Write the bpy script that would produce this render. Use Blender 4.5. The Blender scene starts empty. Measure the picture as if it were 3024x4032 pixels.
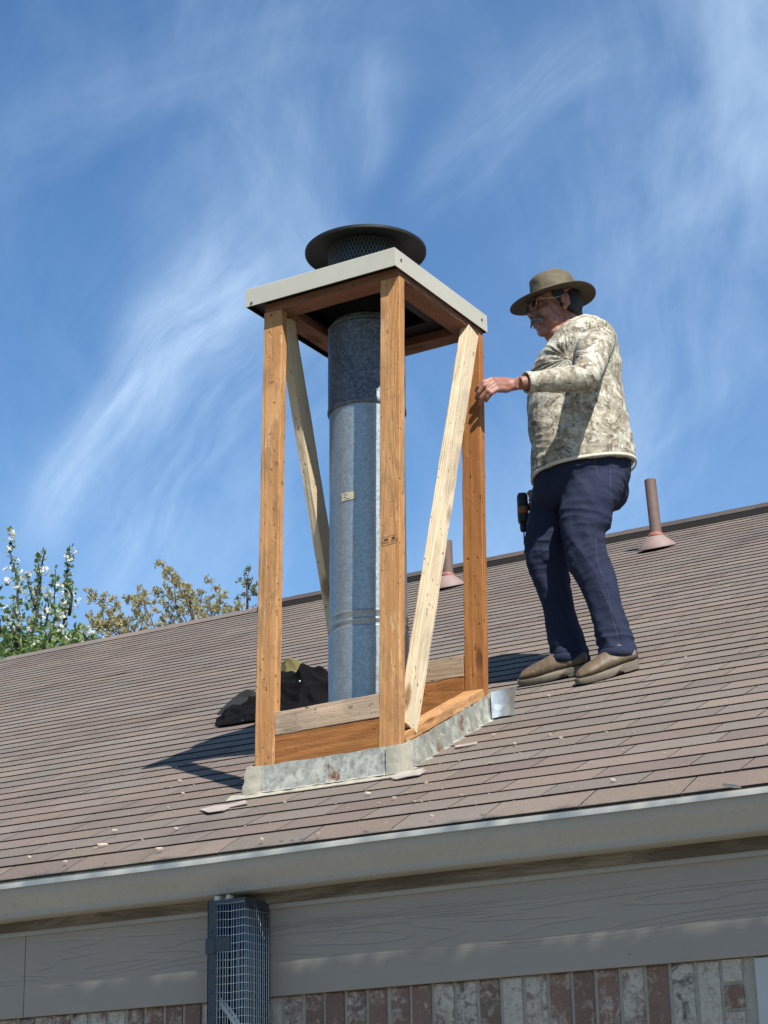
import bpy, math, random
import numpy as np
from mathutils import Vector, Matrix, noise
R = math.radians
random.seed(7)
scene = bpy.context.scene
col = scene.collection

# ------------------------------------------------------------------ camera
CAM = Vector((3.60178, -6.21458, -1.4784)); YAW = 0.53017; PITCH = 0.33343; ROLL = -0.0231; FPX = 7921.62
cf = Vector((-math.sin(YAW)*math.cos(PITCH), math.cos(YAW)*math.cos(PITCH), math.sin(PITCH)))
_r = Vector((math.cos(YAW), math.sin(YAW), 0)); _u = _r.cross(cf)
cr = _r*math.cos(ROLL) + _u*math.sin(ROLL); cu = -_r*math.sin(ROLL) + _u*math.cos(ROLL)
cd = bpy.data.cameras.new('camera'); cam = bpy.data.objects.new('camera', cd); col.objects.link(cam)
cam.matrix_world = Matrix(((cr.x, cu.x, -cf.x, CAM.x), (cr.y, cu.y, -cf.y, CAM.y), (cr.z, cu.z, -cf.z, CAM.z), (0, 0, 0, 1)))
cd.sensor_fit = 'VERTICAL'; cd.sensor_height = 24; cd.lens = FPX/4032*24; cd.clip_end = 3000; cd.clip_start = .05
scene.camera = cam

# ------------------------------------------------------------------ sun, sky, exposure
SUN = Vector((.520, -.385, .762)).normalized()
sl = bpy.data.lights.new('sun', 'SUN'); sl.energy = 5.0; sl.angle = R(.53); sl.color = (1, .955, .88)
so = bpy.data.objects.new('sun', sl); col.objects.link(so); so.rotation_euler = SUN.to_track_quat('Z', 'Y').to_euler()
so.location = (8, -6, 12)
scene.view_settings.view_transform = 'Standard'; scene.view_settings.look = 'None'
scene.view_settings.gamma = 1; scene.view_settings.exposure = 0.72
world = bpy.data.worlds.new('World'); scene.world = world; world.use_nodes = True
wt = world.node_tree; wt.nodes.clear()

class NT:
    def __init__(s, t): s.t = t
    def n(s, ty, **kw):
        nd = s.t.nodes.new(ty)
        for k, v in kw.items():
            if k[0] == '_': nd.inputs[int(k[1:])].default_value = v
            else: setattr(nd, k, v)
        return nd
    def l(s, a, b): s.t.links.new(a, b)
    def val(s, nd, i, x):
        if x is None: return
        if isinstance(x, bpy.types.NodeSocket): s.l(x, nd.inputs[i])
        else: nd.inputs[i].default_value = x
    def m(s, op, a, b=None, c=None, clamp=False):
        nd = s.n('ShaderNodeMath', operation=op); nd.use_clamp = clamp
        s.val(nd, 0, a); s.val(nd, 1, b); s.val(nd, 2, c); return nd.outputs[0]
    def vm(s, op, a, b=None):
        nd = s.n('ShaderNodeVectorMath', operation=op); s.val(nd, 0, a); s.val(nd, 1, b)
        return nd.outputs['Value'] if op in ('DOT_PRODUCT', 'LENGTH') else nd.outputs[0]
    def mix(s, f, a, b, bt='MIX'):
        nd = s.n('ShaderNodeMix', data_type='RGBA', blend_type=bt)
        s.val(nd, 0, f); s.val(nd, 6, c4(a)); s.val(nd, 7, c4(b)); return nd.outputs[2]
    def noise(s, v, scale, detail=4, rough=.55, dist=0):
        nd = s.n('ShaderNodeTexNoise'); s.val(nd, 'Vector', v); nd.inputs['Scale'].default_value = scale
        nd.inputs['Detail'].default_value = detail; nd.inputs['Roughness'].default_value = rough; nd.inputs['Distortion'].default_value = dist
        return nd.outputs[0]
    def scl(s, v, sc, rot=(0, 0, 0), loc=(0, 0, 0)):
        nd = s.n('ShaderNodeMapping'); s.l(v, nd.inputs[0]); nd.inputs['Scale'].default_value = sc
        nd.inputs['Rotation'].default_value = rot; nd.inputs['Location'].default_value = loc; return nd.outputs[0]
    def ramp(s, f, stops, interp='LINEAR'):
        nd = s.n('ShaderNodeValToRGB'); nd.color_ramp.interpolation = interp; e = nd.color_ramp.elements
        while len(e) < len(stops): e.new(.5)
        for i, (p, c) in enumerate(stops):
            e[i].position = p; e[i].color = c4(c) if not isinstance(c, (int, float)) else (c, c, c, 1)
        s.l(f, nd.inputs[0]); return nd.outputs[0]
    def ss(s, x, a, b):
        nd = s.n('ShaderNodeMapRange', interpolation_type='SMOOTHSTEP'); s.val(nd, 0, x)
        nd.inputs[1].default_value = a; nd.inputs[2].default_value = b; return nd.outputs[0]
def c4(c): return (*c, 1) if isinstance(c, (tuple, list)) and len(c) == 3 else c

W_ = NT(wt)
sky = W_.n('ShaderNodeTexSky', sky_type='NISHITA'); sky.sun_disc = False
sky.sun_elevation = math.asin(SUN.z); sky.sun_rotation = math.atan2(SUN.x, SUN.y); sky.altitude = 300
sky.air_density = 1.0; sky.dust_density = .6; sky.ozone_density = 2.6
tc = W_.n('ShaderNodeTexCoord'); d = tc.outputs['Generated']
# tangent-plane coordinates about a fixed heading of the sky dome, for the wisps of high cirrus
h0 = Vector((-math.sin(R(30.4)), math.cos(R(30.4)), .35)).normalized(); hx = Vector((math.cos(R(30.4)), math.sin(R(30.4)), 0)); hy = hx.cross(h0)
dz = W_.m('MAXIMUM', W_.vm('DOT_PRODUCT', d, tuple(h0)), .05)
U = W_.m('DIVIDE', W_.vm('DOT_PRODUCT', d, tuple(hx)), dz); V = W_.m('DIVIDE', W_.vm('DOT_PRODUCT', d, tuple(hy)), dz)
cmb = W_.n('ShaderNodeCombineXYZ'); W_.l(U, cmb.inputs[0]); W_.l(V, cmb.inputs[1]); uv = cmb.outputs[0]
def uvof(px, py):            # where a patch of cirrus hangs on the dome
    q = cf + cr*((px-1512)/FPX) - cu*((py-2016)/FPX); return q.dot(hx)/q.dot(h0), q.dot(hy)/q.dot(h0)
warp = W_.n('ShaderNodeTexNoise'); W_.l(uv, warp.inputs['Vector']); warp.inputs['Scale'].default_value = 6; warp.inputs['Detail'].default_value = 3
wv = W_.vm('SCALE', W_.vm('SUBTRACT', warp.outputs['Color'], (.5, .5, .5))); 
wv.node.inputs['Scale'].default_value = .05
uvw = W_.vm('ADD', uv, wv)
def streak(px0, py0, px1, py1, wid, seed, lo, hi, k=26, fall=1.0):
    a = Vector(uvof(px0, py0)); b = Vector(uvof(px1, py1)); L = (b-a).length; t = (b-a)/L; n = Vector((-t.y, t.x))
    al = W_.vm('DOT_PRODUCT', W_.vm('SUBTRACT', uvw, (a.x, a.y, 0)), (t.x, t.y, 0))
    ac = W_.vm('DOT_PRODUCT', W_.vm('SUBTRACT', uvw, (a.x, a.y, 0)), (n.x, n.y, 0))
    ww = W_.m('ADD', W_.m('MULTIPLY', W_.m('DIVIDE', al, L), wid*fall), wid*(1-.5*fall) if fall else wid)
    g = W_.m('EXPONENT', W_.m('MULTIPLY', W_.m('POWER', W_.m('ABSOLUTE', W_.m('DIVIDE', ac, W_.m('MAXIMUM', ww, .004))), 2), -1))
    e = W_.m('MULTIPLY', W_.ss(al, -.12*L, .2*L), W_.m('SUBTRACT', 1, W_.ss(al, .7*L, 1.15*L)))
    c2 = W_.n('ShaderNodeCombineXYZ'); W_.l(W_.m('MULTIPLY', al, .22), c2.inputs[0]); W_.l(ac, c2.inputs[1]); c2.inputs[2].default_value = seed
    f = W_.ss(W_.noise(c2.outputs[0], k, 6, .62, .4), lo, hi)
    return W_.m('MULTIPLY', W_.m('MULTIPLY', g, e), f)
parts = [(streak(120, 2150, 1000, 960, .018, 1, .20, .82, 34, .9), .58),
         (streak(300, 2300, 1250, 1000, .05, 2, .3, .8, 30, .6), .30),
         (streak(1440, 760, 1480, 150, .014, 3, .15, .8, 18, .8), .26),
         (streak(1640, 900, 2350, 80, .022, 4, .25, .85, 18, 1.0), .28),
         (streak(1900, 1300, 3200, 250, .05, 5, .25, .9, 18, .9), .15),
         (streak(2150, 2100, 3200, 1050, .05, 6, .25, .9, 18, .7), .24),
         (streak(900, 300, 1350, 1200, .03, 7, .3, .85, 16, .3), .2),
         (streak(-200, 700, 1500, 20, .03, 9, .3, .85, 14, .3), .2),
         (streak(600, 1500, 1350, 850, .05, 10, .3, .85, 14, .4), .2),
         (streak(2000, 500, 3300, -100, .06, 8, .3, .9, 18, .6), .09)]
cl = None
for p_, w_ in parts:
    q = W_.m('MULTIPLY', p_, w_); cl = q if cl is None else W_.m('ADD', cl, q)
veil = W_.m('MULTIPLY', W_.ss(W_.noise(W_.scl(uvw, (1, .45, 1), (0, 0, R(-38))), 7, 7, .6, .5), .38, .8), .25)
# thicker high veil toward the west side of the dome and toward the horizon
side = W_.ss(U, -.28, .25); veil = W_.m('MULTIPLY', veil, W_.m('ADD', .6, W_.m('MULTIPLY', side, 1.0)))
hz = W_.m('SUBTRACT', 1, W_.ss(W_.n('ShaderNodeSeparateXYZ').outputs[2], 0, .4)); W_.l(d, hz.node.inputs[1].links[0].from_node.inputs[0].links[0].from_node.inputs[0])
veil = W_.m('ADD', veil, W_.m('MULTIPLY', hz, .30)); veil = W_.m('ADD', veil, W_.m('MULTIPLY', side, .05))
cover = W_.m('MINIMUM', W_.m('ADD', cl, veil), .9)
skyc = W_.mix(1.0, sky.outputs[0], (.64, .98, 1.20), 'MULTIPLY')
fin = W_.mix(cover, skyc, (6.0, 7.7, 9.6))
bg = W_.n('ShaderNodeBackground'); W_.l(fin, bg.inputs[0]); bg.inputs[1].default_value = .081
wo = W_.n('ShaderNodeOutputWorld'); W_.l(bg.outputs[0], wo.inputs[0])

# ------------------------------------------------------------------ turning a direction of sight into a point
TP = .47231; RN = Vector((0, -TP, 1)).normalized(); RS = Vector((0, 1, TP)).normalized()
def onp(px, py, P0, n):
    dd = cf + cr*((px-1512)/FPX) - cu*((py-2016)/FPX); n = Vector(n); return CAM + dd*((Vector(P0)-CAM).dot(n)/dd.dot(n))
def on_roof(px, py, h=0): return onp(px, py, (0, 0, h), (0, -TP, 1))
def on_y(px, py, y): return onp(px, py, (0, y, 0), (0, 1, 0))
def roofz(y): return y*TP

# ------------------------------------------------------------------ mesh helpers
WM = {}
class MB:
    def __init__(s): s.v = []; s.f = []; s.mi = []; s.c = []
    def add(s, vs, fs, mi=0, c=(1, 1, 1)):
        o = len(s.v); s.v += [Vector(v) for v in vs]
        for f in fs: s.f.append([i+o for i in f]); s.mi.append(mi); s.c.append(c)
    def box(s, lo, hi, mi=0, c=(1, 1, 1), M=None):
        x0, y0, z0 = lo; x1, y1, z1 = hi
        vs = [Vector(v) for v in ((x0,y0,z0),(x1,y0,z0),(x1,y1,z0),(x0,y1,z0),(x0,y0,z1),(x1,y0,z1),(x1,y1,z1),(x0,y1,z1))]
        if M: vs = [M @ v for v in vs]
        s.add(vs, [(3,2,1,0),(4,5,6,7),(0,1,5,4),(1,2,6,5),(2,3,7,6),(3,0,4,7)], mi, c)
    def tube(s, pts, rad, n=8, mi=0, c=(1, 1, 1), cap=True):
        pts = [Vector(p) for p in pts]; up = Vector((.13, .21, .97)); rings = []
        for i, p in enumerate(pts):
            t = (pts[min(i+1, len(pts)-1)]-pts[max(i-1, 0)]).normalized(); a = t.cross(up)
            if a.length < .05: a = t.cross(Vector((1, 0, 0)))
            a.normalize(); b = t.cross(a); r = rad[i] if isinstance(rad, (list, tuple)) else rad
            rings.append([p + a*r*math.cos(2*math.pi*k/n) + b*r*math.sin(2*math.pi*k/n) for k in range(n)])
        s.loft(rings, mi, c, cap)
    def loft(s, rings, mi=0, c=(1, 1, 1), cap=True, closed=True):
        n = len(rings[0]); vs = [v for r in rings for v in r]; fs = []
        for i in range(len(rings)-1):
            for k in range(n if closed else n-1):
                k2 = (k+1) % n; fs.append((i*n+k, i*n+k2, (i+1)*n+k2, (i+1)*n+k))
        if cap: fs.append(tuple(range(n))[::-1]); fs.append(tuple((len(rings)-1)*n+k for k in range(n)))
        s.add(vs, fs, mi, c)
    def lathe(s, prof, ctr, n=48, mi=0, c=(1, 1, 1), axis=None, cap=False):
        ctr = Vector(ctr); M = Vector((0, 0, 1)).rotation_difference(axis).to_matrix() if axis else Matrix.Identity(3)
        s.loft([[ctr + M @ Vector((r*math.cos(2*math.pi*k/n), r*math.sin(2*math.pi*k/n), z)) for k in range(n)] for r, z in prof], mi, c, cap)
    def ell(s, c0, rad, M=None, nu=16, nv=10, mi=0):
        c0 = Vector(c0); M = M or Matrix.Identity(3); rr = []
        for j in range(1, nv):
            ph = math.pi*j/nv
            rr.append([c0 + M @ Vector((rad[0]*math.sin(ph)*math.cos(2*math.pi*k/nu), rad[1]*math.sin(ph)*math.sin(2*math.pi*k/nu), rad[2]*math.cos(ph))) for k in range(nu)])
        s.loft(rr, mi)
    def mesh(s, name, mats, off=Vector(), smooth=False, fix=True):
        me = bpy.data.meshes.new(name); me.from_pydata([tuple(v-off) for v in s.v], [], s.f)
        for m in (mats if isinstance(mats, (list, tuple)) else [mats]): me.materials.append(m)
        me.polygons.foreach_set('material_index', s.mi)
        if any(c != (1, 1, 1) for c in s.c):
            at = me.color_attributes.new('tone', 'FLOAT_COLOR', 'CORNER'); buf = []
            for p, c in zip(me.polygons, s.c): buf += [*c, 1.0]*p.loop_total
            at.data.foreach_set('color', buf)
        me.polygons.foreach_set('use_smooth', [smooth]*len(me.polygons)); me.update()
        if fix:
            import bmesh
            bm = bmesh.new(); bm.from_mesh(me); bmesh.ops.recalc_face_normals(bm, faces=bm.faces); bm.to_mesh(me); bm.free()
        return me
def tag(o, label=None, cat=None, group=None, kind=None):
    if label: o['label'] = label
    if cat: o['category'] = cat
    if group: o['group'] = group
    if kind: o['kind'] = kind
    return o
def attach(o, parent, M):
    col.objects.link(o)
    if parent is not None: o.parent = parent; o.matrix_basis = WM[parent].inverted() @ M
    else: o.matrix_basis = M
    WM[o] = M.copy(); return o
def thing(name, loc, label, cat, group=None):
    o = bpy.data.objects.new(name, None); o.empty_display_size = .1
    return tag(attach(o, None, Matrix.Translation(Vector(loc))), label, cat, group)
def put(name, mb, mats, parent=None, smooth=False, fix=True, origin=None):
    """mesh given in world coordinates; origin at the parent's origin"""
    off = WM[parent].translation.copy() if parent is not None else Vector(origin or (0, 0, 0))
    o = bpy.data.objects.new(name, mb.mesh(name, mats, off, smooth, fix)); return attach(o, parent, Matrix.Translation(off))
def sharp(o, ang=35):
    me = o.data; me.polygons.foreach_set('use_smooth', [True]*len(me.polygons)); me.set_sharp_from_angle(angle=R(ang)); return o
def bevel(o, w=.002, seg=2):
    m = o.modifiers.new('bevel', 'BEVEL'); m.width = w; m.segments = seg; m.limit_method = 'ANGLE'; m.angle_limit = R(40); return o
def baked(name, mb, mods, mat):
    """run modifiers on a throwaway mesh and hand back the finished one"""
    me = mb.mesh(name+'_raw', mat); o = bpy.data.objects.new(name+'_raw', me); col.objects.link(o)
    for ty, kw in mods:
        m = o.modifiers.new(ty, ty)
        for k, v in kw.items(): setattr(m, k, v)
    dg = bpy.context.evaluated_depsgraph_get(); dg.update()
    out = bpy.data.meshes.new_from_object(o.evaluated_get(dg)); bpy.data.objects.remove(o); bpy.data.meshes.remove(me)
    out.name = name; out.materials.clear()
    for m in (mat if isinstance(mat, (list, tuple)) else [mat]): out.materials.append(m)
    out.polygons.foreach_set('use_smooth', [True]*len(out.polygons)); return out
def displace(me, fn):
    n = len(me.vertices); co = np.empty(n*3); me.vertices.foreach_get('co', co); no = np.empty(n*3); me.vertex_normals.foreach_get('vector', no)
    co = co.reshape(-1, 3); no = no.reshape(-1, 3)
    d_ = np.array([fn(Vector(c), Vector(k)) for c, k in zip(co, no)]); co += no*d_[:, None]
    me.vertices.foreach_set('co', co.ravel()); me.update()
def put_mesh(name, me, parent):
    off = WM[parent].translation; me.transform(Matrix.Translation(-off)); return attach(bpy.data.objects.new(name, me), parent, Matrix.Translation(off))

# ------------------------------------------------------------------ materials
ALB = .64   # one factor that brings all paint, wood and cloth to real reflectances
def mat(name, build):
    m = bpy.data.materials.new(name); m.use_nodes = True; t = NT(m.node_tree); b = m.node_tree.nodes['Principled BSDF']
    t.tc = t.n('ShaderNodeTexCoord'); t.o = t.tc.outputs['Object']; build(t, b)
    i = b.inputs['Base Color']; K = ALB if b.inputs['Metallic'].default_value < .6 else .85
    if i.links: src = i.links[0].from_socket; t.l(t.mix(1.0, src, (K, K, K), 'MULTIPLY'), i)
    else: i.default_value = tuple(x*K for x in i.default_value[:3])+(1,)
    return m
def bump(t, b, h, dist=.002, st=1.0):
    n = t.n('ShaderNodeBump'); n.inputs['Strength'].default_value = st; n.inputs['Distance'].default_value = dist
    t.l(h, n.inputs['Height']); t.l(n.outputs[0], b.inputs['Normal'])
def plain(c, rough=.6, metal=0, var=.12, sc=30, bd=0.0):
    def f(t, b):
        nz = t.noise(t.o, sc, 5)
        t.l(t.mix(nz, tuple(x*(1-var) for x in c), tuple(min(1, x*(1+var)) for x in c)), b.inputs['Base Color'])
        b.inputs['Roughness'].default_value = rough; b.inputs['Metallic'].default_value = metal
        if bd: bump(t, b, nz, bd)
    return f
def wood(c1, c2, c3, knot=(.12, .045, .015), fine=1.0, dirt=0.0):
    def f(t, b):
        oi = t.n('ShaderNodeObjectInfo'); rv = t.m('MULTIPLY', oi.outputs['Random'], 37)
        cx = t.n('ShaderNodeCombineXYZ'); [t.l(rv, cx.inputs[i]) for i in range(3)]
        v = t.vm('ADD', t.o, cx.outputs[0])
        broad = t.noise(t.scl(v, (9, 9, .9)), 1, 4, .55, .8)
        rings = t.noise(t.scl(v, (7, 7, .45)), 1, 2, .4, .3)
        lines = t.m('MULTIPLY_ADD', t.m('SINE', t.m('MULTIPLY', rings, 95)), .5, .5)
        fineg = t.noise(t.scl(v, (190, 190, 5)), 1, 3, .6)
        vo = t.n('ShaderNodeTexVoronoi'); t.l(t.scl(v, (6, 6, 2.3)), vo.inputs['Vector']); vo.inputs['Scale'].default_value = 1
        kd = vo.outputs['Distance']; kn = t.m('SUBTRACT', 1, t.ss(kd, .07, .17))
        pits = t.m('SUBTRACT', 1, t.ss(t.noise(t.scl(v, (1, 1, .55)), 62, 2, .5), .27, .33))
        c = t.mix(t.ss(broad, .3, .7), c1, c2)
        c = t.mix(t.m('MULTIPLY', lines, .25*fine), c, c3)
        c = t.mix(t.m('MULTIPLY', t.ss(fineg, .5, .8), .45), c, tuple(x*.62 for x in c1))
        c = t.mix(t.m('MULTIPLY', kn, .8), c, knot)
        c = t.mix(t.m('MULTIPLY', pits, .55), c, tuple(x*.5 for x in knot))
        c = t.mix(t.m('MULTIPLY', t.ss(t.noise(t.scl(v, (2.5, 2.5, .8)), 3, 3), .58, .75), .35), c, tuple(x*.55 for x in c1))
        if dirt:
            c = t.mix(t.m('MULTIPLY', t.ss(t.noise(t.scl(v, (1, 1, .35), loc=(5, 3, 1)), 17, 6, .7, .5), .52, .64), .5*dirt), c, (.30, .17, .085))
            c = t.mix(t.m('MULTIPLY', t.ss(t.noise(t.scl(v, (1.5, 1.5, .22), loc=(1, 8, 1)), 30, 4, .7), .60, .68), .6*dirt), c, (.82, .58, .33))
        t.l(c, b.inputs['Base Color']); b.inputs['Roughness'].default_value = .68; b.inputs['Specular IOR Level'].default_value = .3
        hh = t.m('ADD', t.m('MULTIPLY', fineg, .5), t.m('ADD', t.m('MULTIPLY', lines, .2), t.m('MULTIPLY', t.m('ADD', pits, kn), -1.2)))
        bump(t, b, t.m('ADD', hh, t.m('MULTIPLY', t.noise(t.scl(v, (1, 1, .4)), 26, 3), 1.2)), .0036)
    return f
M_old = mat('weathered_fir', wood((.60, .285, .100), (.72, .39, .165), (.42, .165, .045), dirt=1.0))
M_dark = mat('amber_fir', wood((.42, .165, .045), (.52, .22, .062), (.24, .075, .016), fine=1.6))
M_new = mat('new_pine', wood((.86, .68, .44), (.92, .76, .53), (.74, .53, .30), knot=(.30, .14, .05)))
M_grey = mat('greyed_pine', wood((.50, .36, .24), (.58, .43, .30), (.40, .27, .17), knot=(.24, .12, .06)))
def galv(lo, hi, rough, sc=48, metal=.85, rust=0.0, dirt=0.0):
    def f(t, b):
        vo = t.n('ShaderNodeTexVoronoi'); t.l(t.vm('ADD', t.o, t.vm('SCALE', t.n('ShaderNodeTexNoise', _2=40.0).outputs['Color'])), vo.inputs['Vector'])
        for nd in t.t.nodes:
            if nd.type == 'VECT_MATH' and nd.operation == 'SCALE': nd.inputs['Scale'].default_value = .012
            if nd.type == 'TEX_NOISE' and not nd.inputs['Vector'].links: t.l(t.o, nd.inputs['Vector'])
        vo.inputs['Scale'].default_value = sc; sp = t.n('ShaderNodeSeparateColor'); t.l(vo.outputs['Color'], sp.inputs[0])
        nz = t.noise(t.o, 7, 5, .6); f_ = t.m('ADD', t.m('MULTIPLY', sp.outputs[0], .6), t.m('MULTIPLY', nz, .5), clamp=True)
        c = t.mix(f_, lo, hi)
        if dirt:
            c = t.mix(t.m('MULTIPLY', t.ss(t.noise(t.o, 22, 6, .7), .45, .62), dirt), c, (.74, .74, .62))
            c = t.mix(t.m('MULTIPLY', t.ss(t.noise(t.scl(t.o, (1, 1, 1), loc=(3, 1, 4)), 13, 6, .7), .55, .68), dirt*.8), c, (.14, .135, .11))
        if rust: c = t.mix(t.m('MULTIPLY', t.ss(t.noise(t.scl(t.o, (1, 1, .7), loc=(7, 7, 7)), 9, 6, .7), .55, .66), min(1, rust)), c, (.22, .085, .035))
        t.l(c, b.inputs['Base Color']); b.inputs['Metallic'].default_value = metal
        t.l(t.m('ADD', rough-.08, t.m('MULTIPLY', sp.outputs[1], .18)), b.inputs['Roughness'])
        bump(t, b, t.m('ADD', t.noise(t.o, 6, 3), t.m('MULTIPLY', sp.outputs[0], .05)), .004, .5)
    return f
M_galv = mat('galvanised_steel', galv((.25, .28, .285), (.41, .44, .44), .42, 110, .7))
M_galvd = mat('dull_spangled_steel', galv((.035, .040, .048), (.23, .25, .27), .58, 120, .65))
M_flash = mat('weathered_flashing', galv((.30, .30, .27), (.56, .56, .49), .6, 60, .2, 1.3, .8))
M_flashs = mat('weathered_step_flashing', galv((.24, .24, .20), (.44, .44, .37), .62, 50, .2, 1.2, .6))
M_shiny = mat('bright_flashing', galv((.42, .46, .48), (.58, .62, .63), .42, 40, .8, 0, .3))
M_cap = mat('painted_sheet_metal', plain((.62, .59, .49), .5, 0, .10, 9, .001))
M_plate = mat('shade_toned_plate_wood', wood((.26, .115, .065), (.32, .15, .085), (.16, .065, .035)))  # wood darkened to stand in for the shade under the cap
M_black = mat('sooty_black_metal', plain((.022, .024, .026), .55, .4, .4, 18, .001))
M_mesh = mat('dull_mesh_metal', plain((.16, .17, .18), .45, .7, .2, 60))
M_grille = mat('black_expanded_metal', plain((.05, .055, .06), .5, .5, .2, 60))
def fgutter(t, b):
    n1 = t.noise(t.scl(t.o, (.6, 1, 1.4)), 3.5, 6, .65); n2 = t.noise(t.o, 60, 4, .7); st = t.noise(t.scl(t.o, (26, 26, 1.5)), 1, 4, .6)
    c = t.mix(n1, (.34, .325, .285), (.44, .42, .365)); c = t.mix(t.m('MULTIPLY', t.ss(n2, .5, .75), .25), c, (.13, .13, .11))
    c = t.mix(t.m('MULTIPLY', t.ss(st, .58, .8), .28), c, (.12, .115, .095))
    t.l(c, b.inputs['Base Color']); b.inputs['Roughness'].default_value = .42; bump(t, b, t.noise(t.scl(t.o, (.5, 1, 1)), 5, 3), .004, .35)
M_gutter = mat('gutter_enamel', fgutter)
M_rim = mat('pale_glare_enamel', plain((.86, .82, .72), .5, 0, .06, 25))  # whitened so the colour carries the glare along the gutter rim
def fsid(t, b):
    v = t.scl(t.o, (.42, 1, 6.5)); nz = t.noise(v, 1.15, 2.5, .45, .35); zz_ = t.n('ShaderNodeSeparateXYZ'); t.l(t.o, zz_.inputs[0]); zw = t.m('ADD', zz_.outputs[2], t.m('MULTIPLY', t.noise(t.scl(t.o, (.5, 0, 0)), 1, 2), .10))
    ln = t.m('SINE', t.m('MULTIPLY', nz, 150)); ln = t.ss(ln, .60, 1.0)
    msk = t.m('MULTIPLY', t.ss(zw, 2.36, 2.44), t.m('SUBTRACT', 1, t.ss(zw, 2.52, 2.56)))
    fib = t.noise(t.scl(t.o, (10, 1, 110)), 1, 4, .6)
    spots = t.m('SUBTRACT', 1, t.ss(t.noise(t.o, 26, 3, .5), .235, .262))
    c = t.mix(t.noise(t.o, 2.5, 4), (.33, .295, .25), (.40, .36, .305)); c = t.mix(t.m('MULTIPLY', spots, .65), c, (.06, .045, .03))
    t.l(c, b.inputs['Base Color']); b.inputs['Roughness'].default_value = .6; b.inputs['Specular IOR Level'].default_value = .35
    h = t.m('ADD', t.m('MULTIPLY', t.m('MULTIPLY', ln, msk), -.8), t.m('MULTIPLY', fib, .5)); bump(t, b, h, .0019)
M_siding = mat('embossed_siding', fsid)
def frough(t, b):
    a = t.noise(t.scl(t.o, (4, 30, 60)), 1, 5, .65); g = t.ss(t.noise(t.scl(t.o, (1.5, 9, 9)), 1, 6, .7, .5), .38, .6)
    t.l(t.mix(g, (.115, .09, .062), (.27, .215, .155)), b.inputs['Base Color']); b.inputs['Roughness'].default_value = .85; bump(t, b, t.m('ADD', a, g), .005)
M_rough = mat('weathered_fascia_wood', frough)
def fshingle(t, b):
    at = t.n('ShaderNodeAttribute', attribute_name='tone'); g = t.noise(t.o, 240, 3, .75); g2 = t.noise(t.o, 90, 4, .7); w = t.noise(t.o, 1.6, 5, .6)
    vo = t.n('ShaderNodeTexVoronoi'); t.l(t.o, vo.inputs['Vector']); vo.inputs['Scale'].default_value = 420; sc = t.n('ShaderNodeSeparateColor'); t.l(vo.outputs['Color'], sc.inputs[0])
    k = t.m('ADD', .50, t.m('ADD', t.m('MULTIPLY', g, .45), t.m('ADD', t.m('MULTIPLY', g2, .25), t.m('MULTIPLY', sc.outputs[0], .32))))
    k = t.m('MULTIPLY', k, t.m('ADD', .80, t.m('MULTIPLY', w, .40)))
    cc = t.n('ShaderNodeCombineColor'); [t.l(k, cc.inputs[i]) for i in range(3)]
    c = t.mix(1.0, at.outputs['Color'], cc.outputs[0], 'MULTIPLY')
    c = t.mix(t.m('MULTIPLY', t.ss(t.noise(t.scl(t.o, (1, .35, .35)), 2.2, 5, .6), .56, .72), .30), c, (.085, .075, .07))
    t.l(c, b.inputs['Base Color']); b.inputs['Roughness'].default_value = .9; b.inputs['Specular IOR Level'].default_value = .25
    bump(t, b, t.m('ADD', g, sc.outputs[0]), .0015)
M_shingle = mat('asphalt_granules', fshingle)
M_butt = mat('asphalt_edge', plain((.022, .019, .017), .95, 0, .3, 80))
M_under = mat('asphalt_underlay', plain((.035, .03, .027), .95, 0, .3, 40))
def fbrick(t, b):
    at = t.n('ShaderNodeAttribute', attribute_name='tone'); sp = t.n('ShaderNodeSeparateColor'); t.l(at.outputs['Color'], sp.inputs[0])
    n1 = t.noise(t.o, 26, 7, .72, .6); n2 = t.noise(t.scl(t.o, (1, 1, 1), loc=(4, 4, 4)), 9, 5, .6, .5)
    base = t.mix(n2, (.22, .115, .085), (.30, .185, .14)); base = t.mix(sp.outputs[1], base, t.mix(n1, (.075, .060, .054), (.16, .13, .11)))
    base = t.mix(t.m('MULTIPLY', t.ss(n2, .5, .7), .55), base, (.22, .17, .135))
    wash = t.m('MULTIPLY', t.ss(t.m('ADD', n1, t.m('MULTIPLY', sp.outputs[0], .34)), .52, .74), t.m('ADD', .42, t.noise(t.o, 45, 5, .7))); c = t.mix(wash, base, (.58, .54, .46))
    c = t.mix(t.m('MULTIPLY', t.ss(t.noise(t.o, 60, 6, .8, .6), .50, .64), .5), c, (.12, .10, .085))
    t.l(c, b.inputs['Base Color']); b.inputs['Roughness'].default_value = .88; bump(t, b, t.m('ADD', n1, t.noise(t.o, 120, 3)), .005)
M_brick = mat('washed_brick', fbrick)
M_mortar = mat('grey_mortar', plain((.40, .37, .31), .92, 0, .25, 60, .003))
M_white = mat('aged_white_paint', plain((.50, .53, .52), .5, 0, .06, 20))
M_ochre = mat('vent_paint', plain((.20, .125, .10), .7, 0, .45, 16, .001))
M_boot = mat('lead_boot', plain((.33, .225, .195), .65, 0, .25, 14, .003))
M_red = mat('red_sealant', plain((.36, .12, .085), .6, 0, .3, 40))
M_caulk = mat('weathered_caulk', plain((.50, .46, .36), .75, 0, .3, 30, .004))
M_felt = mat('peeling_membrane', plain((.46, .38, .34), .8, 0, .4, 25, .003))
M_chip = mat('wood_chip', plain((.72, .60, .45), .8, 0, .2, 50))
M_wire = mat('zinc_wire', plain((.50, .53, .54), .38, .8, .1, 50))
M_slate = mat('slate_enamel', plain((.060, .072, .090), .5, .3, .15, 30))
M_liner = mat('dark_liner', plain((.03, .038, .06), .35, 0, .4, 10))
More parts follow.
